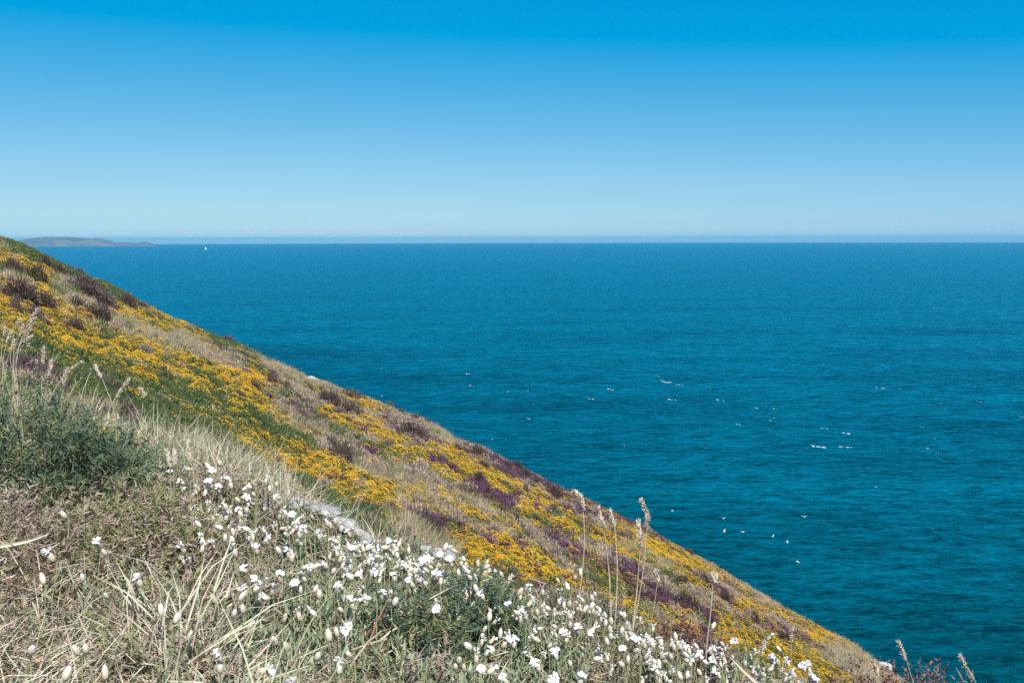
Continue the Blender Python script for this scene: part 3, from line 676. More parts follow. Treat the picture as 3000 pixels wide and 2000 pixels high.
def heather_plant(px, py, R, H, n, label, seed, mats=('heather', 'rust'), y=None):
    rng = np.random.default_rng(300+seed)
    if y is None: x, y, z = hit(px, py)
    else: x = ray(px, py)[0]*y
    root = empty('heather_plant', (x, y, float(terrain(x, y)))); tag(root, label, 'heather', 'near heather plants')
    s = Soup(); st = Soup()
    for i in range(n):
        a = rng.uniform(0, 6.28); r = R*math.sqrt(rng.random()); b = np.array([math.cos(a)*r, math.sin(a)*r, 0]); h = H*rng.uniform(0.55, 1.1)*(1-0.35*(r/R)**2)
        d = unit(np.array([b[0]*1.2, b[1]*1.2, H]) + rng.normal(0, 0.015, 3))
        st.add(blades(rng, b[None], d[None], h, 0.003), 0)
        m = 26; t = rng.uniform(0.35, 1, m); base = b + d*h*t[:, None]; aa = rng.uniform(0, 6.28, m)
        s.add(blades(rng, base, np.stack([np.cos(aa), np.sin(aa), np.full(m, 0.9)], -1), rng.uniform(0.009, 0.016, m), 0.005), int(rng.random() < 0.35))
    for nm, so, mm in (('bloom_spikes', s, [M[mats[0]], M[mats[1]]]), ('stems', st, [M['twig']])):
        o = bpy.data.objects.new(nm, so.mesh(nm, mm)); COL.objects.link(o); o.parent = root
    return root
MAR = ('maroon', 'rust')
M['maroon'] = veg_mat('maroon_heather', [(0.09, 0.05, 0.05), (0.16, 0.085, 0.085), (0.23, 0.14, 0.14)], scale=14)
heather_plant(2610, 2040, 0.11, 0.265, 190, 'maroon heather plant at the bottom right, nearest the yellow slope', 1, MAR, y=2.35)
heather_plant(2710, 2060, 0.11, 0.29, 190, 'middle maroon heather plant in front of the sea at bottom right', 2, MAR, y=2.35)
heather_plant(2810, 2090, 0.10, 0.30, 170, 'maroon heather plant farthest right at the bottom edge', 3, MAR, y=2.3)
heather_plant(1960, 1850, 0.08, 0.15, 60, 'dark maroon heather on the bank edge below tall grass stalks', 4, MAR, y=2.6)
heather_plant(2050, 1880, 0.06, 0.12, 40, 'maroon heather beside the round dry seed head', 5, MAR, y=2.6)
heather_plant(1090, 1590, 0.05, 0.065, 40, 'red-brown heather standing in front of the pale rock ledge', 6, ('rust', 'heather'), y=2.62)
heather_plant(1175, 1570, 0.04, 0.085, 26, 'dark upright heather right of the rock ledge end', 7, ('heather', 'needle'), y=2.75)
heather_plant(980, 1540, 0.07, 0.05, 44, 'low rusty heather below the pale rock ledge', 8, ('rust', 'needle_brown'), y=2.6)
heather_plant(1255, 1625, 0.04, 0.06, 26, 'red-brown heather beside the small white rock', 9, ('rust', 'heather'), y=2.62)

# ------------------------------------------------------------------ heather bushes on the slope
BUSH = '''38,790,50,28 105,810,50,35 54,862,90,40 127,892,60,30 48,910,30,35 166,800,45,25 134,778,30,25 239,832,60,20 245,858,60,25 274,873,50,25 223,896,50,22 306,897,55,25 287,924,60,30 370,890,45,30 233,803,30,15 415,903,30,15 666,1000,40,14 217,966,50,30 721,1031,12,10
842,1144,30,22 798,1122,30,25 964,1178,60,30 1024,1162,50,20 1024,1205,60,28 1142,1192,25,15 1174,1211,20,12 1212,1226,35,12 1200,1270,90,32 1251,1243,25,14 967,1308,50,22 999,1338,60,30
1398,1328,45,22 1421,1344,25,15 1452,1346,25,14 1486,1370,25,18 1513,1370,34,20 1413,1368,40,15 1406,1412,35,25 1540,1397,35,20 1574,1420,20,20 1620,1447,50,24 1540,1443,25,22 1620,1500,35,20 1570,1530,25,16 1673,1449,25,14 1746,1485,20,14 1807,1511,15,10 1807,1530,20,12
2017,1624,30,16 2010,1770,55,28 2122,1757,30,25 1998,1708,40,18 2298,1874,50,20 2211,1813,30,16'''
def slope_bushes():
    rng = np.random.default_rng(8); made = []
    mes = []
    for s in range(3):
        r = np.random.default_rng(400+s); so = Soup(); n = 900
        p, d = dome(r, n, 0.5, 0.5); so.add(blades(r, p*r.uniform(0.55, 1, size=(n, 1)), d*0.5+r.normal(0, 0.3, (n, 3))+[0, 0, 0.6], r.uniform(0.07, 0.16, n), 0.028), 0)
        p, d = dome(r, 60, 0.5, 0.5); so.add(blades(r, p, d+r.normal(0, 0.3, (60, 3)), 0.1, 0.03), 1)
        mes.append(so.mesh('heather_bush', [M['heather'], M['greyheath']]))
    for k, q in enumerate(BUSH.split()):
        px, py, w, h = map(float, q.split(','))
        x, y, z = hit(px, py + h*0.45, 0.05)
        y = min(y, 78.0); x = ray(px, py)[0]*y; z = float(terrain(x, y))
        W = w*1.3*y/F_PX; Hh = h*1.5*y/F_PX + 0.10
        o = bpy.data.objects.new('heather_bush', mes[k % 3]); COL.objects.link(o)
        o.location = (x, y, z - 0.05*Hh); o.rotation_euler = (0, 0, rng.uniform(0, 6.28)); o.scale = (W, W, Hh*2.0)
        sky_q = np.interp(px, [a for a, b in SKYLINE], [b for a, b in SKYLINE])
        on = py - h < sky_q + 4
        if px < 760: lab = 'dark heather bush breaking the skyline at upper left' if on else 'dark brown heather bush among yellow gorse on the upper left slope'
        elif px < 1300: lab = 'dark heather bush on the skyline above the middle of the slope' if on else 'dark heather bush between yellow patches mid slope'
        elif px < 1850: lab = 'dark rounded heather bush on the skyline right of the middle' if on else 'dark heather bush on purple slope behind the tall grass stalks'
        else: lab = 'dark heather bush on the skyline at lower right' if on else 'dark heather bush on the yellow slope at lower right'
        tag(o, lab, 'heather', 'dark heather bushes on the slope'); made.append((px, o))
    number_labels(made)
slope_bushes()
# ------------------------------------------------------------------ rocks
def rock(px, py, w, h, label, seed, y=None, depth=1.0, tilt=0.0):
    rng = np.random.default_rng(500+seed); bm = bmesh.new(); bmesh.ops.create_icosphere(bm, subdivisions=4, radius=1.0)
    off = rng.uniform(0, 50, 3); planes = [(unit(rng.normal(size=3)), rng.uniform(0.55, 0.85)) for _ in range(12)]
    for v in bm.verts:
        c = np.array(v.co)
        for nrm, dd in planes:
            e = c @ nrm
            if e > dd: c = c - nrm*(e-dd)*0.9
        c *= 1 + 0.16*(float(vnoise(c[0]*2.5+off[0], c[1]*2.5+c[2]*2+off[1], seed))-0.5) + 0.06*(float(vnoise(c[0]*8+off[0], c[1]*8+c[2]*7+off[1], seed+3))-0.5)
        v.co = c
    me = bpy.data.meshes.new('rock'); bm.to_mesh(me); bm.free(); me.materials.append(M['rock'])
    if y is None: x, y, z = hit(px, py + h*0.3)
    u, vv = ray(px, py); x = u*y; z = CAM_Z + vv*y
    o = bpy.data.objects.new('rock', me); COL.objects.link(o)
    W = w*y/F_PX/1.55; Hh = h*y/F_PX/1.5
    o.location = (x, y + W*depth*0.6, z); o.scale = (W, W*depth, Hh); o.rotation_euler = (0, tilt, rng.uniform(-0.3, 0.3))
    return tag(o, label, 'rock')
rock(835, 1477, 110, 26, 'grey flat rock at the upper left end of the pale ledge', 1, y=2.72, depth=0.7, tilt=0.12)
rock(930, 1499, 120, 26, 'long flat rock in the pale ledge behind the campion', 2, y=2.75, depth=0.6, tilt=0.25)
rock(1000, 1538, 84, 36, 'bright broken rock in the middle of the pale ledge', 3, y=2.74, depth=0.7, tilt=0.5)
rock(1060, 1578, 74, 30, 'white rock at the lower right end of the pale ledge', 4, y=2.72, depth=0.7, tilt=0.5)
rock(1100, 1604, 44, 34, 'small white stone below the end of the pale ledge', 5, y=2.70, depth=0.7, tilt=0.4)
rock(1300, 1630, 66, 30, 'white rock with a pointed left end among the campion', 6, y=2.66, depth=0.6, tilt=0.3)
rock(1248, 1612, 36, 28, 'small white rock left of the pointed one', 7, y=2.68, depth=0.8)
rock(1194, 1380, 34, 20, 'single white stone in dry grass on the middle slope', 8, tilt=0.4)
rock(914, 1116, 42, 14, 'flat white stone just below the skyline', 9, tilt=0.4)
rock(1306, 1291, 16, 9, 'tiny white stone near the skyline of the middle slope', 10)
rock(2514, 1908, 26, 14, 'pale rock on the cliff edge above the lower one', 11, y=72.0)
rock(2534, 1924, 24, 14, 'pale rock on the cliff edge between two others', 12, y=72.0, tilt=0.5)
rock(2592, 1966, 50, 40, 'largest pale rock on the cliff edge, behind maroon heather', 13, y=70.0, tilt=0.3)

# ------------------------------------------------------------------ campion flowers
OPEN = '''497,1385 545,1372 622,1378 655,1398 612,1412 640,1428 530,1410 725,1425 720,1455 655,1475 808,1455 700,1495 832,1492 855,1508 573,1525 632,1540 710,1545 740,1562 750,1602 843,1610 887,1545
715,1662 741,1695 820,1683 904,1660 1014,1678 1052,1685 1095,1675 975,1580 1019,1558 1029,1606 1088,1601 1118,1603 1134,1586 1151,1588 1159,1614 1098,1629 1185,1655 1200,1670 1223,1657 1241,1662 1238,1644 1259,1639 1279,1680 1154,1680 1289,1624
761,1712 713,1722 769,1748 863,1710 993,1712 1029,1758 1065,1750 1121,1735 1200,1702 1276,1784 1019,1832 1006,1850 993,1939 784,1962 853,1995
1322,1607 1256,1637 1317,1640 1352,1637 1279,1682 1291,1691 1409,1736 1550,1717 1700,1663 1488,1768 1280,1787 1693,1838 1575,1841 1561,1865 1652,1851 1732,1854 1486,1873 1508,1873 1435,1902 1409,1959 1448,1956 1626,1908 1569,1943 1760,1927 1824,1899 1853,1870 1866,1873 1907,1880 1933,1867 1920,1959 1703,1982 1626,1979 1620,1994 1476,1988
2153,1878 2017,1895 2087,1897 2051,1910 2049,1922 2088,1934 2022,1936 2097,1967 2262,1926 2350,1950 2366,1941 2384,1987 2391,1992 140,1618 402,1694 284,1586 635,1914'''
SHUT = '''553,1365 603,1365 640,1357 605,1390 672,1395 545,1420 675,1420 640,1447 740,1450 715,1450 690,1465 733,1468 780,1410 790,1430 810,1420 822,1465 705,1505 724,1493 840,1508 820,1515 875,1527 885,1515 577,1530 650,1545 680,1555 720,1550 675,1578 742,1575 660,1573 752,1615 690,1617 810,1610 893,1555 875,1565
853,1634 889,1662 932,1662 950,1657 981,1672 973,1601 988,1588 1024,1568 1019,1596 1044,1603 1029,1619 1001,1547 980,1527 957,1532 965,1537 912,1517 930,1496 886,1517 1095,1614 1134,1598 1154,1598 1172,1593 1164,1626 1118,1624 1121,1639 1197,1611 1077,1649 1085,1657
715,1743 746,1725 710,1778 820,1689 861,1722 881,1725 889,1699 935,1735 930,1722 1032,1776 1080,1753 1118,1750 1162,1758 1205,1710 1238,1758 1282,1799 993,1789 1011,1814 1001,1865 960,1850 983,1845 838,1804 909,1794 738,1830 797,1873 935,1919 1014,1916 764,1967 858,1975 835,1888
1309,1599 1333,1613 1349,1653 1400,1647 1430,1647 1433,1663 1449,1675 1465,1682 1379,1669 1363,1674 1342,1675 1390,1690 1365,1693 1274,1701 1390,1720 1531,1730 1591,1736 1630,1701 1658,1714 1687,1694 1701,1677 1743,1742 1732,1752 1738,1771 1738,1790 1636,1762 1652,1770 1669,1768 1720,1781 1486,1781 1508,1797 1540,1809 1572,1792 1598,1784 1770,1800 1815,1800 1829,1801 1789,1816 1775,1822 1671,1829 1693,1851 1620,1838 1591,1844 1580,1873 1660,1862 1733,1865 1786,1841 1824,1844 1846,1840 1789,1860 1775,1876 1467,1849 1425,1841 1435,1800 1505,1886 1441,1937 1362,1892 1346,1934 1333,1953 1358,1953 1397,1972 1578,1959 1668,1943 1706,1902 1748,1911 1840,1927 1815,1947 1872,1886 1888,1880 1936,1880 1977,1860 1984,1883 1972,1892 1917,1896 1869,1908 1898,1921 1949,1921 1964,1924 1912,1937 1929,1940 1952,1943 1929,1972 1971,1972 1987,1975 1623,1959
2094,1831 2165,1888 2112,1888 2124,1902 2134,1895 2257,1871 2275,1900 2019,1905 2034,1892 2095,1904 2060,1941 2109,1950 2003,1917 2015,1922 2015,1973 2044,1967 2107,1979 2262,1939 2275,1936 2264,1963 2236,1977 2236,1963 2223,1958 2279,1950 2306,1989 2357,1960 2377,1950 2145,1928 2184,1943
147,1631 239,1688 306,1746 408,1710 469,1777 523,1803 561,1854 542,1873 619,1749 708,1784 689,1793 717,1742 644,1950 204,1959 306,1956 214,1899 249,1895 96,1902 121,1688 284,1599 300,1618 179,1506 686,1618'''
def lathe(profile, n):
    v = []; f = []
    for r, z in profile:
        for k in range(n): v.append((r*math.cos(2*math.pi*k/n), r*math.sin(2*math.pi*k/n), z))
    for i in range(len(profile)-1):
        for k in range(n): f.append((i*n+k, i*n+(k+1) % n, (i+1)*n+(k+1) % n, (i+1)*n+k))
    return v, f
def calyx_mesh(seed):
    rng = np.random.default_rng(seed); fat = rng.uniform(0.85, 1.15)
    prof = [(0.0007, 0), (0.0026*fat, 0.0007), (0.0043*fat, 0.0035), (0.0050*fat, 0.0080), (0.0048*fat, 0.0125), (0.0036*fat, 0.0165), (0.0026*fat, 0.0182), (0.0022*fat, 0.0190)]
    v, f = lathe(prof, 10)
    for k in range(5):         # teeth round the mouth
        a, b = 70+2*k, 70+(2*k+1) % 10
        m = (np.array(v[a])+np.array(v[b]))/2*np.array([1.25, 1.25, 1]); v.append((m[0]*1.3, m[1]*1.3, 0.0225)); f.append((a, b, len(v)-1))
    v.append((0, 0, 0.0186)); f += [(70+k, 70+(k+1) % 10, len(v)-1) for k in range(10)]
    o = mesh_obj('calyx', v, f, M['calyx'], smooth=True, link=False); return o.data
def petal_mesh(seed):
    """one two-lobed petal pointing along x"""
    rng = np.random.default_rng(seed); v = []; f = []
    for sgn in (-1, 1):
        a = sgn*rng.uniform(0.18, 0.36); ca, sa = math.cos(a), math.sin(a); ct, st_ = -sa, ca
        b = len(v)
        for r, w in ((0.0014, 0.0007), (0.0055, 0.0019), (0.0090, 0.0031), (0.0118, 0.0029), (0.0130, 0.0011)):
            z = rng.normal(0, 0.0004) - (r/0.013)**2*0.0030
            v.append((r*ca-ct*w, r*sa-st_*w, z + rng.normal(0, 0.0005))); v.append((r*ca+ct*w, r*sa+st_*w, z + rng.normal(0, 0.0005)))
        for i in range(4): f.append((b+2*i, b+2*i+1, b+2*i+3, b+2*i+2))
    return mesh_obj('petal', v, f, M['petal'], smooth=False, link=False).data
def throat_mesh():
    v, f = lathe([(0.0018, -0.002), (0.0022, 0.0006), (0.0016, 0.0012), (0.0004, 0.0010)], 8)
    for k in range(6):
        a = k*1.047; b = len(v); x, y = 0.0012*math.cos(a), 0.0012*math.sin(a)
        v += [(x-0.0002, y, 0.001), (x+0.0002, y, 0.001), (x*2.2, y*2.2, 0.006)]; f.append((b, b+1, b+2))
    return mesh_obj('corolla', v, f, M['petal'], link=False).data
def tube(pts, r0, r1, n=4):
    pts = [Vector(p) for p in pts]; v = []; f = []
    for i, p in enumerate(pts):
        d = (pts[min(i+1, len(pts)-1)] - pts[max(i-1, 0)]).normalized(); a = d.orthogonal().normalized(); b = d.cross(a)
        r = r0 + (r1-r0)*i/(len(pts)-1)
        for k in range(n): v.append(p + (a*math.cos(6.2832*k/n)+b*math.sin(6.2832*k/n))*r)
    for i in range(len(pts)-1):
        for k in range(n): f.append((i*n+k, i*n+(k+1) % n, (i+1)*n+(k+1) % n, (i+1)*n+k))
    return v, f
def smooth_path(p, sub=4):
    p = [np.array(q, float) for q in p]; out = []
    for i in range(len(p)-1):
        a, b, c, d = p[max(i-1, 0)], p[i], p[i+1], p[min(i+2, len(p)-1)]
        for k in range(sub):
            t = k/sub; out.append(0.5*((2*b)+(-a+c)*t+(2*a-5*b+4*c-d)*t*t+(-a+3*b-3*c+d)*t**3))
    return out + [p[-1]]
def campions():
    rng = np.random.default_rng(77)
    op = [tuple(map(float, q.split(','))) for q in OPEN.split()]; sh = [tuple(map(float, q.split(','))) for q in SHUT.split()]
    cal = [calyx_mesh(i) for i in range(6)]; throat = throat_mesh(); pet = [petal_mesh(i) for i in range(8)]
    used = set(); items = []; made = []
    for o in op:
        best = None
        for i, c in enumerate(sh):
            d = math.hypot(o[0]-c[0], o[1]-c[1])
            if i not in used and d < 21 and (best is None or d < best[1]): best = (i, d)
        if best: used.add(best[0]); c = sh[best[0]]; ax = (o[0]-c[0], c[1]-o[1])
        else: ax = (rng.normal(0, 0.6), 1.0)
        items.append((o[0], o[1], True, ax))
    for i, c in enumerate(sh):
        if i not in used: items.append((c[0], c[1]-8, False, (rng.normal(0, 0.55), 1.0)))
    for px, py, opn, ax in items:
        lift = rng.uniform(0.15, 0.19); x, y, z = hit(px, py, lift)
        if y > 2.85: y = rng.uniform(2.55, 2.75); u, v = ray(px, py); x, z = u*y, CAM_Z + v*y
        tip = Vector((x, y, z)); g = rng.normal(0, 0.3)
        axis = Vector((ax[0]*0.8, rng.normal(-0.25, 0.3)*math.hypot(*ax), max(ax[1], 0.25*abs(ax[0])))).normalized()
        sc = rng.uniform(0.88, 1.20); Lc = 0.0185*sc
        foot = tip - axis*Lc
        bx, by = foot.x - axis.x*0.03 + rng.normal(0, 0.012), foot.y + rng.normal(0.0, 0.012)
        ground = Vector((bx, by, float(terrain(bx, by)) - 0.01))
        root = empty('campion_flower', ground)
        zone = ('in the pale grass' if px < 480 and py > 1560 else 'left of the rock ledge' if px < 900 and py < 1640 else
                'left of the bottom gorse' if px < 1060 and py >= 1640 else 'below the rock ledge' if px < 1300 else
                'around the right gorse' if px < 1600 else 'below the tall stalks' if px < 2000 else 'at the right end of the bank')
        tag(root, ('open white campion flower ' if opn else 'closed pale campion bladder ') + zone, 'flower', 'campion flowers on the near bank'); made.append((px, root))
        q = axis.to_track_quat('Z', 'Y')
        c = bpy.data.objects.new('calyx', cal[rng.integers(6)]); COL.objects.link(c); c.parent = root
        c.location = foot - ground; c.rotation_mode = 'QUATERNION'; c.rotation_quaternion = q; c.scale = (sc,)*3
        if opn or rng.random() < 0.12:
            k = bpy.data.objects.new('corolla', throat); COL.objects.link(k); k.parent = root
            e = 1.0 if opn else 0.45
            k.location = foot + axis*Lc*1.02 - ground; k.rotation_mode = 'QUATERNION'; k.rotation_quaternion = q; k.scale = (sc*e*0.76, sc*e*0.76, sc*(0.9 if opn else 1.4))
            for q5 in range(5):
                pt = bpy.data.objects.new('petal', pet[rng.integers(8)]); COL.objects.link(pt); pt.parent = k
                pt.rotation_euler = (rng.normal(0, 0.25), -rng.uniform(0.15, 1.05), q5*1.2566 + rng.normal(0, 0.12))
        f = foot - ground
        mid = f*0.5 + Vector((rng.normal(0, 0.006), rng.normal(0, 0.006), 0))
        pv, pf = tube(smooth_path([(0, 0, 0), mid, f - axis*0.012, f], 3), 0.0011, 0.0008, 4)
        mesh_obj('stem', pv, pf, M['stem'], root)
    number_labels(made)
campions()
def small_campions():
    """the many small half-hidden heads between the flowers one can count"""
    rng = np.random.default_rng(91); srcs = []
    for s_ in range(4):
        r = np.random.default_rng(900+s_); so = Soup()
        v, f = lathe([(0.0006, 0), (0.0040, 0.003), (0.0046, 0.008), (0.0036, 0.0145), (0.0022, 0.0175)], 7); v = np.array(v)
        for q in f: so.add([[v[q[0]], v[q[1]], v[q[2]]], [v[q[0]], v[q[2]], v[q[3]]]], 0)
        n = 10 if s_ < 2 else 4; a = r.uniform(0, 6.28, n)
        dd = np.stack([np.cos(a), np.sin(a), r.uniform(0.2, 1.4, n)], -1)
        so.add(blades(r, np.tile([0, 0, 0.019], (n, 1)) + dd*0.006, -dd, 0.006, 0.005), 1); so.add(blades(r, np.tile([0, 0, 0.017], (n, 1)) + dd*0.003, dd, 0.006, 0.005), 1)
        so.add(blades(r, np.array([[0, 0, -0.07]]), np.array([[0, 0, 1.0]]), 0.072, 0.0022), 2)
        srcs.append(so.mesh('campion_head', [M['calyx'], M['petal'], M['stem']]))
    P = []
    while len(P) < 320:
        px = rng.uniform(480, 2420); lo = np.interp(px, [480, 700, 1050, 1300, 1700, 2000, 2420], [1400, 1450, 1590, 1640, 1740, 1860, 1950]); py = lo + abs(rng.normal(0, 110)) + 10
        if py > 2020: continue
        x, y, z = hit(px, py, rng.uniform(0.085, 0.125))
        if y < 2.8: P.append((x, y, z))
    m = len(P)
    scatter('campion_heads', 'small half-hidden campion heads scattered between the larger flowers', 'flowers', srcs, P,
            np.stack([rng.normal(0.25, .4, m), rng.normal(0, .5, m), rng.uniform(0, 6.28, m)], -1), rng.uniform(0.8, 1.15, m)[:, None]*np.ones((m, 3)), rng.integers(0, 4, m))
small_campions()

# ------------------------------------------------------------------ tall dry grass stalks
def stalk(tip_path, head_n, label, y, group='tall dry grass stalks', thick=1.0, round_head=False, seed=0):
    """tip_path: photo pixels from the tip down to the foot; the first head_n points carry the seed head"""
    rng = np.random.default_rng(600+seed)
    pts = []
    for i, (px, py) in enumerate(tip_path):
        u, v = ray(px, py); yy = y + 0.02*(i/len(tip_path)); pts.append(np.array([u*yy, yy, CAM_Z+v*yy]))
    b = pts[-1].copy(); g = float(terrain(b[0], b[1]))
    if b[2] > g: pts.append(np.array([b[0]+(b[0]-pts[-2][0])*0.3, b[1], g-0.01]))
    base = Vector(pts[-1]); root = empty('grass_stalk', base); tag(root, label, 'grass', group)
    loc = [p - np.array(base) for p in pts][::-1]
    path = smooth_path(loc, 5); v, f = tube(path, 0.0013*thick, 0.0008*thick, 5); mesh_obj('stem', v, f, M['straw'], root)
    if head_n < 2: return root
    head = smooth_path([p - np.array(base) for p in tip_path_world(tip_path[:head_n], y)], 8)
    s = Soup(); n = len(head)
    for i in range(n):
        t = i/max(n-1, 1); r = (math.sin(math.pi*min(1, t*0.9+0.08))**0.7)*0.0052*thick
        if round_head: r *= 2.0
        k = 9; d = np.array(head[max(i-1, 0)]) - np.array(head[min(i+1, n-1)])
        bb = np.tile(head[i], (k, 1)); dirs = unit(unit(d)*1.0 + rng.normal(0, 0.42, (k, 3)))
        s.add(blades(rng, bb + rng.normal(0, r*0.35, (k, 3)), dirs, rng.uniform(0.008, 0.015, k)*(0.7+0.3*thick), 0.0034*thick), 0)
    o = bpy.data.objects.new('seed_head', s.mesh('seed_head', [M['seed']])); COL.objects.link(o); o.parent = root
    return root
def tip_path_world(pp, y):
    out = []
    for i, (px, py) in enumerate(pp):
        u, v = ray(px, py); out.append(np.array([u*y, y, CAM_Z+v*y]))
    return out
stalk([(1684, 1440), (1698, 1450), (1706, 1466), (1707, 1484), (1711, 1530), (1711, 1610), (1704, 1690), (1695, 1760)], 4, 'tall grass stalk with a head bowed left, leftmost of the skyline stalks', 2.55, seed=1)
stalk([(1754, 1490), (1759, 1512), (1764, 1530), (1772, 1560), (1776, 1610), (1786, 1690), (1790, 1800)], 3, 'tall stalk with two heads between the bowed one and its neighbour', 2.55, seed=2)
stalk([(1769, 1524), (1769, 1536), (1769, 1548), (1775, 1590), (1784, 1680), (1789, 1790)], 3, 'shorter stalk sharing the place of the two-headed grass', 2.54, seed=3, thick=0.9)
stalk([(1787, 1498), (1792, 1518), (1800, 1545), (1804, 1580), (1808, 1660), (1806, 1760), (1800, 1850)], 3, 'straight tall grass stalk just left of the two rightmost tall ones', 2.52, seed=4)
stalk([(1871, 1527), (1871, 1550), (1873, 1578), (1875, 1610), (1870, 1680), (1862, 1760), (1850, 1860)], 3, 'tall stalk with a blunt upright head beside the tallest one', 2.5, seed=5)
stalk([(1880, 1468), (1890, 1488), (1897, 1512), (1893, 1528), (1895, 1545), (1892, 1580), (1883, 1680), (1868, 1770), (1852, 1860)], 5, 'tallest grass stalk standing against the sea', 2.5, seed=6)
stalk([(1883, 1569), (1879, 1584), (1876, 1600), (1873, 1640), (1866, 1730), (1855, 1840)], 3, 'short stalk leaning right at the foot of the tallest one', 2.5, seed=7, thick=0.9)
stalk([(1924, 1675), (1926, 1690), (1925, 1712), (1918, 1760), (1904, 1860)], 3, 'thin grass stalk right of the tallest stalks', 2.45, seed=8, thick=0.8)
stalk([(2090, 1686), (2091, 1694), (2089, 1702), (2086, 1740), (2080, 1810), (2070, 1900)], 3, 'dry stalk with a round seed head before the yellow slope', 2.4, seed=9, round_head=True)
stalk([(2321, 1845), (2319, 1862), (2319, 1880), (2318, 1920), (2318, 1990)], 3, 'thin short stalk in front of the lower right yellow slope', 2.4, seed=10, thick=0.6)
stalk([(2634, 1882), (2645, 1905), (2655, 1932), (2662, 1955), (2676, 2000), (2690, 2050)], 3, 'dry stalk leaning left over the maroon heather against the sea', 2.3, seed=11, thick=0.65)
stalk([(2816, 1925), (2828, 1950), (2843, 1975), (2855, 1992), (2875, 2030), (2890, 2060)], 4, 'dry seed head at the far right bottom corner', 2.25, seed=12, thick=0.8)
stalk([(2558, 1938), (2565, 1960), (2571, 1980), (2576, 2010), (2580, 2050)], 3, 'pale stalk in front of the bare cliff edge', 2.3, seed=13, thick=0.9)
stalk([(2800, 1954), (2812, 1972), (2822, 1994), (2835, 2030)], 1, 'bare thin stem left of the far right seed head', 2.28, seed=14, thick=0.6)
stalk([(2240, 1882), (2232, 1902), (2225, 1915), (2210, 1945), (2200, 1985)], 3, 'curved stalk among campion at the right end of the bank', 2.35, seed=15, thick=0.9)
sheaf = [((108, 908), (88, 930), (70, 975)), ((100, 935), (80, 958), (60, 1000)), ((96, 948), (74, 975), (56, 1010)), ((92, 972), (72, 988), (54, 1020)), ((54, 940), (46, 960), (36, 1000)), ((90, 985), (66, 1000), (44, 1040)),
         ((80, 1010), (56, 1024), (36, 1060)), ((30, 975), (20, 1000), (10, 1050)), ((16, 965), (10, 985), (4, 1040)), ((40, 1000), (30, 1030), (18, 1070)), ((104, 1058), (88, 1062), (60, 1075)), ((66, 955), (56, 985), (40, 1030))]
sheaf.sort(key=lambda q: q[0][1]); HIGH = ['topmost'] + [w + ' from the top' for w in 'second third fourth fifth sixth seventh eighth ninth tenth eleventh twelfth'.split()]
for i, (a, b, c) in enumerate(sheaf):
    stalk([a, ((a[0]+b[0])/2+1, (a[1]+b[1])/2), b, c, (c[0]*0.8-4+(i*37) % 17, c[1]+60), (c[0]*0.6+(i*53) % 37, c[1]+150), (c[0]*0.4+(i*29) % 60, 1340)], 3, 'feathery dry grass head in the sheaf at the left edge, ' + HIGH[i], 2.62+0.02*(i % 4), 'sheaf of dry grass at the left edge', seed=20+i, thick=0.55)
left = [((375, 1112), (362, 1132), (340, 1162), (320, 1200), (295, 1260), (280, 1330)), ((280, 1074), (288, 1090), (298, 1106), (312, 1140), (330, 1190), (340, 1260)), ((38, 1168), (56, 1180), (74, 1196), (92, 1240), (110, 1300), (130, 1380), (152, 1425)),
        ((62, 1304), (90, 1292), (118, 1312), (128, 1350), (140, 1400), (156, 1440)), ((44, 1504), (46, 1525), (45, 1548), (43, 1600), (40, 1680)), ((450, 1890), (420, 1890), (398, 1900), (370, 1930), (340, 1972), (320, 2010)),
        ((490, 1322), (494, 1345), (498, 1368), (500, 1420)), ((510, 1324), (511, 1342), (510, 1362), (510, 1420)), ((546, 1292), (552, 1320), (560, 1352), (566, 1400)), ((197, 1082), (192, 1104), (186, 1130), (180, 1190), (176, 1260)), ((413, 1140), (420, 1150), (420, 1165), (416, 1210), (412, 1260)),
        ((150, 1060), (146, 1080), (142, 1100), (134, 1160), (128, 1240)), ((236, 1060), (205, 1085), (180, 1110), (150, 1160), (125, 1230)), ((105, 1080), (96, 1100), (90, 1125), (80, 1200), (76, 1270)), ((128, 1020), (126, 1050), (124, 1075), (122, 1140), (120, 1240))]
labs = ['feathery grass head leaning right before the green gorse', 'brown grass spike left of the leaning feathery head', 'pinkish seed head lying left over the blue-green gorse', 'arched grass head over the blue-green gorse', 'pale upright spike at the left edge of the brown mat', 'pale seed head curving right over the bottom left grass',
        'left one of two short spikes above the first campion', 'right one of two short spikes above the first campion', 'slender spike right of the two short ones', 'short spike in the grass behind the large gorse', 'hooked grass head at the edge of the shelf', 'upright stem right of the sheaf', 'long stalk slanting right out of the sheaf', 'thick pale stem at the foot of the sheaf', 'bare white stem between sheaf and shelf gorse']
for i, (p, l) in enumerate(zip(left, labs)):
    stalk(list(p), 3, l, 2.35 if p[0][1] > 1280 else 2.75, 'dry grass heads on the left', seed=50+i, thick=0.68)

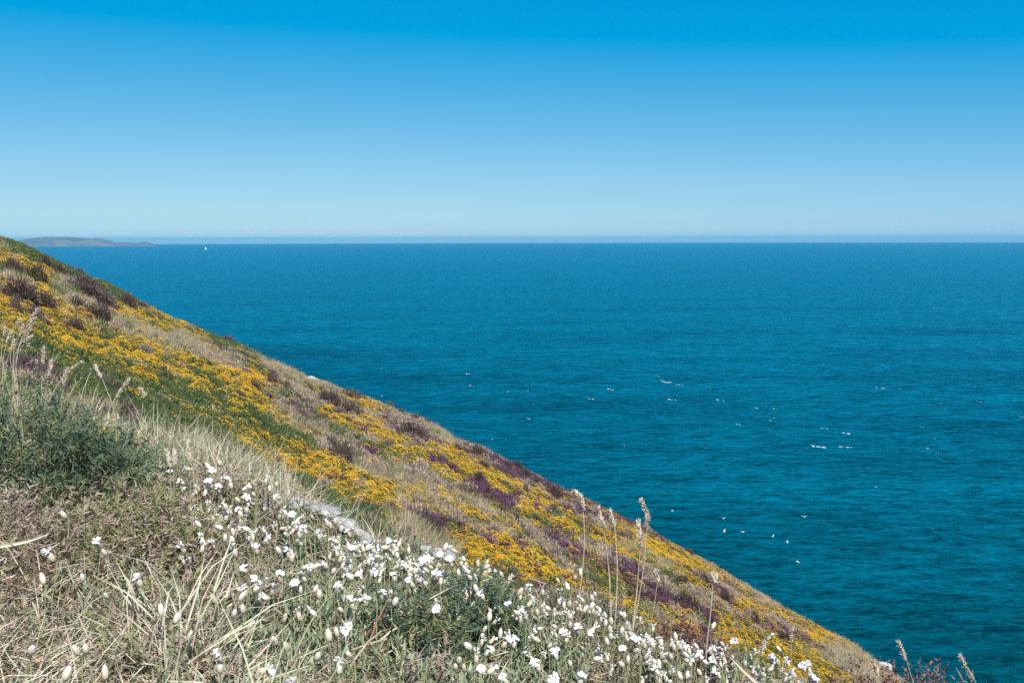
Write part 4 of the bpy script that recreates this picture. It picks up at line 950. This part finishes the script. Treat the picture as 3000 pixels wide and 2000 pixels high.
# broad grass leaves at bottom left, each a tuft with its blades
def leaf_tuft(paths, label, y, seed):
    root = None
    for i, (pp, w) in enumerate(paths):
        W = [np.array(q) for q in tip_path_world(pp, y - 0.02*i)][::-1]
        if root is None:
            root = empty('grass_tuft', W[0]); tag(root, label, 'grass', 'broad grass tufts')
        pth = smooth_path([q - np.array(root.location) for q in W], 4); n = len(pth); v = []; f = []
        for k, p in enumerate(pth):
            d = unit(pth[min(k+1, n-1)] - pth[max(k-1, 0)]); side = unit(np.cross(d, [0.15, -1, 0.25])); ww = w*(1 - (k/(n-1))**2.2)*0.5 + 0.0002
            v += [p - side*ww, p + np.array([0, 0.0012, 0]), p + side*ww]
        for k in range(n-1):
            f += [(3*k, 3*k+1, 3*k+4, 3*k+3), (3*k+1, 3*k+2, 3*k+5, 3*k+4)]
        mesh_obj('blade', v, f, M['blade'] if i % 4 else M['straw'], root)
leaf_tuft([([(450, 1790), (400, 1782), (335, 1772), (290, 1795), (265, 1840), (270, 1900), (290, 1990)], 0.007), ([(195, 1790), (225, 1840), (255, 1890), (275, 1950), (290, 2000)], 0.007), ([(245, 1600), (250, 1700), (255, 1780), (265, 1830), (280, 1960)], 0.007), ([(190, 1630), (210, 1690), (235, 1750), (265, 1850)], 0.006),
           ([(340, 1690), (370, 1690), (400, 1760), (415, 1850), (440, 1920)], 0.005), ([(480, 1850), (455, 1800), (430, 1760), (415, 1740)], 0.006), ([(340, 1640), (350, 1660), (385, 1730), (410, 1830), (430, 1930), (440, 2000)], 0.004)], 'tuft of broad blue-green grass leaves folding over at bottom left', 1.95, 1)
leaf_tuft([([(130, 1730), (165, 1738), (215, 1758), (250, 1790)], 0.006), ([(120, 1735), (150, 1765), (175, 1830), (200, 1910), (215, 1960)], 0.004), ([(210, 1940), (150, 1945), (80, 1965), (0, 1995)], 0.006), ([(0, 1840), (30, 1860), (60, 1900)], 0.006), ([(90, 1800), (80, 1880), (60, 1960), (50, 2010)], 0.007), ([(60, 1700), (20, 1760), (0, 1820)], 0.005), ([(150, 1560), (80, 1585), (0, 1600)], 0.006)], 'tuft of pale grass leaves in the bottom left corner', 1.9, 2)
leaf_tuft([([(560, 1950), (600, 1920), (660, 1880), (700, 1850)], 0.005), ([(520, 2000), (600, 1930), (690, 1870)], 0.004), ([(980, 1880), (930, 1900), (860, 1930), (760, 1960)], 0.004), ([(1010, 1700), (930, 1790), (880, 1880), (840, 1980)], 0.0025)], 'thin grass leaves crossing the leafy mat at bottom', 1.85, 3)
leaf_tuft([([(2135, 1918), (2160, 1945), (2190, 1975), (2230, 2010)], 0.006), ([(2142, 1972), (2150, 1958), (2160, 1958), (2150, 2000)], 0.003)], 'broad grey-green leaf leaning right at the right end of the bank', 2.2, 4)

# ------------------------------------------------------------------ whitecaps, boat, gulls
t = NT('sea_foam'); t.bsdf.inputs['Base Color'].default_value = (0.62, 0.68, 0.71, 1); t.bsdf.inputs['Roughness'].default_value = 0.9; M['foam'] = t.m
CAPS = '''1370,1095,20,5 1119,1160,14,4 1380,1130,22,3 1925,1102,14,5 1936,1113,14,4 1960,1120,46,5 1995,1128,40,3 1972,1172,28,5 2110,1173,22,7 1790,1141,26,6 1728,1168,28,4 2080,1140,8,3 2218,1196,14,4 2272,1198,16,3 2268,1224,8,3 2257,1231,8,3 1545,1146,8,3 1485,1146,12,3 2165,1243,16,3 1455,1191,8,3 1550,1227,14,3 1440,1286,8,3 1483,1288,8,3 2400,1309,52,9 2478,1310,44,5 2482,1270,34,5 2415,1255,26,3 2720,1314,10,5 2744,1327,12,4 2870,1177,10,5 2995,1222,14,4 2582,1137,40,4 2700,1226,8,4 2700,1250,8,4 2532,1228,6,3 2066,1312,8,3 2180,1320,6,3 2740,1285,10,3 2755,1182,8,3 2562,1426,12,3 1828,1306,10,3 883,1079,6,3 878,969,5,3 1560,1185,10,3 2640,1140,8,3'''
def whitecaps():
    rng = np.random.default_rng(3)
    for q in CAPS.split():
        px, py, w, h = map(float, q.split(',')); u, v = ray(px, py); y = -CAM_Z/v; x = u*y
        s = y/F_PX; W = w*s*0.75; D = h*s/abs(v)*0.75; vv = []; ff = []
        for q_ in range(int(2 + rng.integers(0, 2) + w/14)):         # a broken crest: a few torn flecks
            cx = rng.uniform(-0.5, 0.5)*W; cy = -cx/W*D*0.9 + rng.normal(0, D*0.12); rx = W*rng.uniform(0.06, 0.20); ry = D*rng.uniform(0.10, 0.34); b0 = len(vv); n = 14
            vv.append((cx, cy, 0.05 + min(0.25, ry*0.12)))
            for i in range(n):
                r_ = rng.uniform(0.45, 1.25); a_ = 6.2832*i/n; vv.append((cx + rx*r_*math.cos(a_), cy + ry*r_*math.sin(a_) - rx*r_*math.cos(a_)*0.3*D/W, 0.05))
            ff += [(b0, b0+1+i, b0+1+(i+1) % n) for i in range(n)]
        o = mesh_obj('whitecap', vv, ff, M['foam'], sea); o.location = (x, y, -(x*x+y*y)/(2*R_EARTH) + 0.06)
whitecaps()

def flat_mat(name, c, rough=0.7):
    t = NT(name); t.bsdf.inputs['Base Color'].default_value = (*c, 1); t.bsdf.inputs['Roughness'].default_value = rough
    t.l.new(t.ramp(t.noise(t.pos(), 6.0, 3, 0.6), [(0.3, tuple(q*0.85 for q in c)), (0.7, c)]), t.bsdf.inputs['Base Color']); return t.m
def sailboat():
    u, v = ray(602.5, 731.5)
    lo, hi = 500.0, 30000.0
    for _ in range(60):
        y = (lo+hi)/2
        if CAM_Z + v*y > -(y*y*(1+u*u))/(2*R_EARTH): lo = y
        else: hi = y
    root = empty('sailboat', (u*y, y, -(y*y*(1+u*u))/(2*R_EARTH))); tag(root, 'tiny white sailing boat near the horizon right of the island', 'boat')
    prof = [(-6.2, 0.9, 1.2), (-5.6, 1.5, 1.15), (-2, 2.0, 1.1), (2, 1.8, 1.2), (5, 0.9, 1.4), (6.8, 0.08, 1.6)]; vv = []; ff = []
    for x, w, d in prof: vv += [(x, -w, d), (x, -w*0.8, 0.2), (x, 0, -0.5), (x, w*0.8, 0.2), (x, w, d)]
    for i in range(5):
        for k in range(4): ff.append((5*i+k, 5*i+k+1, 5*i+k+6, 5*i+k+5))
        ff.append((5*i+4, 5*i, 5*i+5, 5*i+9))
    ff.append((0, 1, 2, 3, 4)); mesh_obj('hull', vv, ff, flat_mat('boat_hull', (0.75, 0.75, 0.75)), root)
    a, b = tube([(0.6, 0, 1), (0.6, 0, 19.5)], 0.12, 0.08, 6); mesh_obj('mast', a, b, flat_mat('boat_mast', (0.5, 0.5, 0.5)), root)
    def sail(nm, p0, p1, p2, belly):
        vv = []; ff = []; n = 8
        for i in range(n+1):
            for j in range(n+1):
                s_, t_ = i/n, j/n*(1-i/n); q = np.array(p0)*(1-s_-t_) + np.array(p1)*s_ + np.array(p2)*t_; q[1] += belly*4*t_*(1-s_-t_)+belly*s_*(1-s_); vv.append(q)
        for i in range(n):
            for j in range(n): k = i*(n+1)+j; ff.append((k, k+1, k+n+2, k+n+1))
        mesh_obj(nm, vv, ff, flat_mat(nm+'_cloth', (0.85, 0.85, 0.84)), root, smooth=True)
    sail('mainsail', (0.4, 0, 2.4), (0.4, 0, 19), (-5.4, -0.8, 2.6), 0.6); sail('jib', (0.9, 0, 17), (6.5, 0, 1.8), (0.6, -0.6, 2.2), 0.6)
    root.rotation_euler = (0.12, 0, 0.25); root.scale = (1.25,)*3
sailboat()

M['gull_white'] = flat_mat('gull_white', (0.85, 0.85, 0.85)); M['gull_grey'] = flat_mat('gull_grey', (0.42, 0.44, 0.47)); M['gull_beak'] = flat_mat('gull_beak', (0.7, 0.45, 0.05))
def gull_meshes():
    prof = [(0.0, -0.26), (0.03, -0.22), (0.055, -0.1), (0.065, 0.02), (0.055, 0.12), (0.035, 0.18), (0.042, 0.22), (0.03, 0.265), (0.006, 0.28)]
    v, f = lathe(prof, 10); v = [(x, z, y) for x, y, z in v]
    tl = len(v); v += [(-0.06, -0.36, 0.0), (0.06, -0.36, 0.0), (0.02, -0.2, 0.012), (-0.02, -0.2, 0.012)]; f.append((tl, tl+1, tl+2, tl+3))
    body = mesh_obj('body', v, f, M['gull_white'], smooth=True, link=False).data
    w = []; g = []
    for x, le, te, z in ((0.03, 0.10, -0.08, 0.03), (0.2, 0.14, -0.07, 0.09), (0.38, 0.10, -0.07, 0.10), (0.55, 0.02, -0.06, 0.07), (0.68, -0.08, -0.10, 0.04)):
        w += [(x, le, z), (x, (le+te)/2, z+0.014), (x, te, z-0.004)]
    for i in range(4): g += [(3*i, 3*i+3, 3*i+4, 3*i+1), (3*i+1, 3*i+4, 3*i+5, 3*i+2)]
    wing = mesh_obj('wing', w, g, [M['gull_grey'], M['gull_white']], smooth=True, link=False, midx=[1]*8).data
    beak = mesh_obj('beak', [(0.008, 0.275, 0.0), (-0.008, 0.275, 0), (0, 0.275, 0.012), (0, 0.325, -0.004)], [(0, 1, 3), (1, 2, 3), (2, 0, 3), (0, 2, 1)], M['gull_beak'], link=False).data
    return body, wing, beak
GULLS = [(1970, 1496, 205, 1.5, 0.25, 'farthest left gull gliding above the skyline grass'), (2118, 1518, 210, 0.3, 0.5, 'gull seen as a short speck, left of the flock'), (2122, 1557, 190, 1.2, 1.15, 'gull with one wing raised straight up'),
         (2175, 1558, 200, 0.5, 0.15, 'gull gliding level right of the one with raised wing'), (2264, 1571, 200, 0.9, 0.8, 'gull banking in the middle of the flock'), (2307, 1588, 200, 1.4, 0.9, 'gull with raised wings below the banking one'),
         (2335, 1643, 180, 2.2, -0.6, 'lowest gull of the flock over the dark water'), (2355, 1513, 205, 0.1, 0.2, 'gull with wings spread wide, farthest right of the flock')]
def gulls():
    body, wing, beak = gull_meshes()
    for px, py, y, head, flap, lab in GULLS:
        u, v = ray(px, py); root = empty('gull', (u*y, y, CAM_Z + v*y)); tag(root, lab, 'gull', 'gulls flying over the sea')
        root.rotation_euler = (0.05, 0.15 if flap < 0.4 else 0.4, head)
        for nm, me in (('body', body), ('beak', beak)):
            o = bpy.data.objects.new(nm, me); COL.objects.link(o); o.parent = root
        for s in (1, -1):
            o = bpy.data.objects.new('wing', wing); COL.objects.link(o); o.parent = root
            o.rotation_euler = (0, -flap*s, 0); o.scale = (s, 1, 1)
gulls()
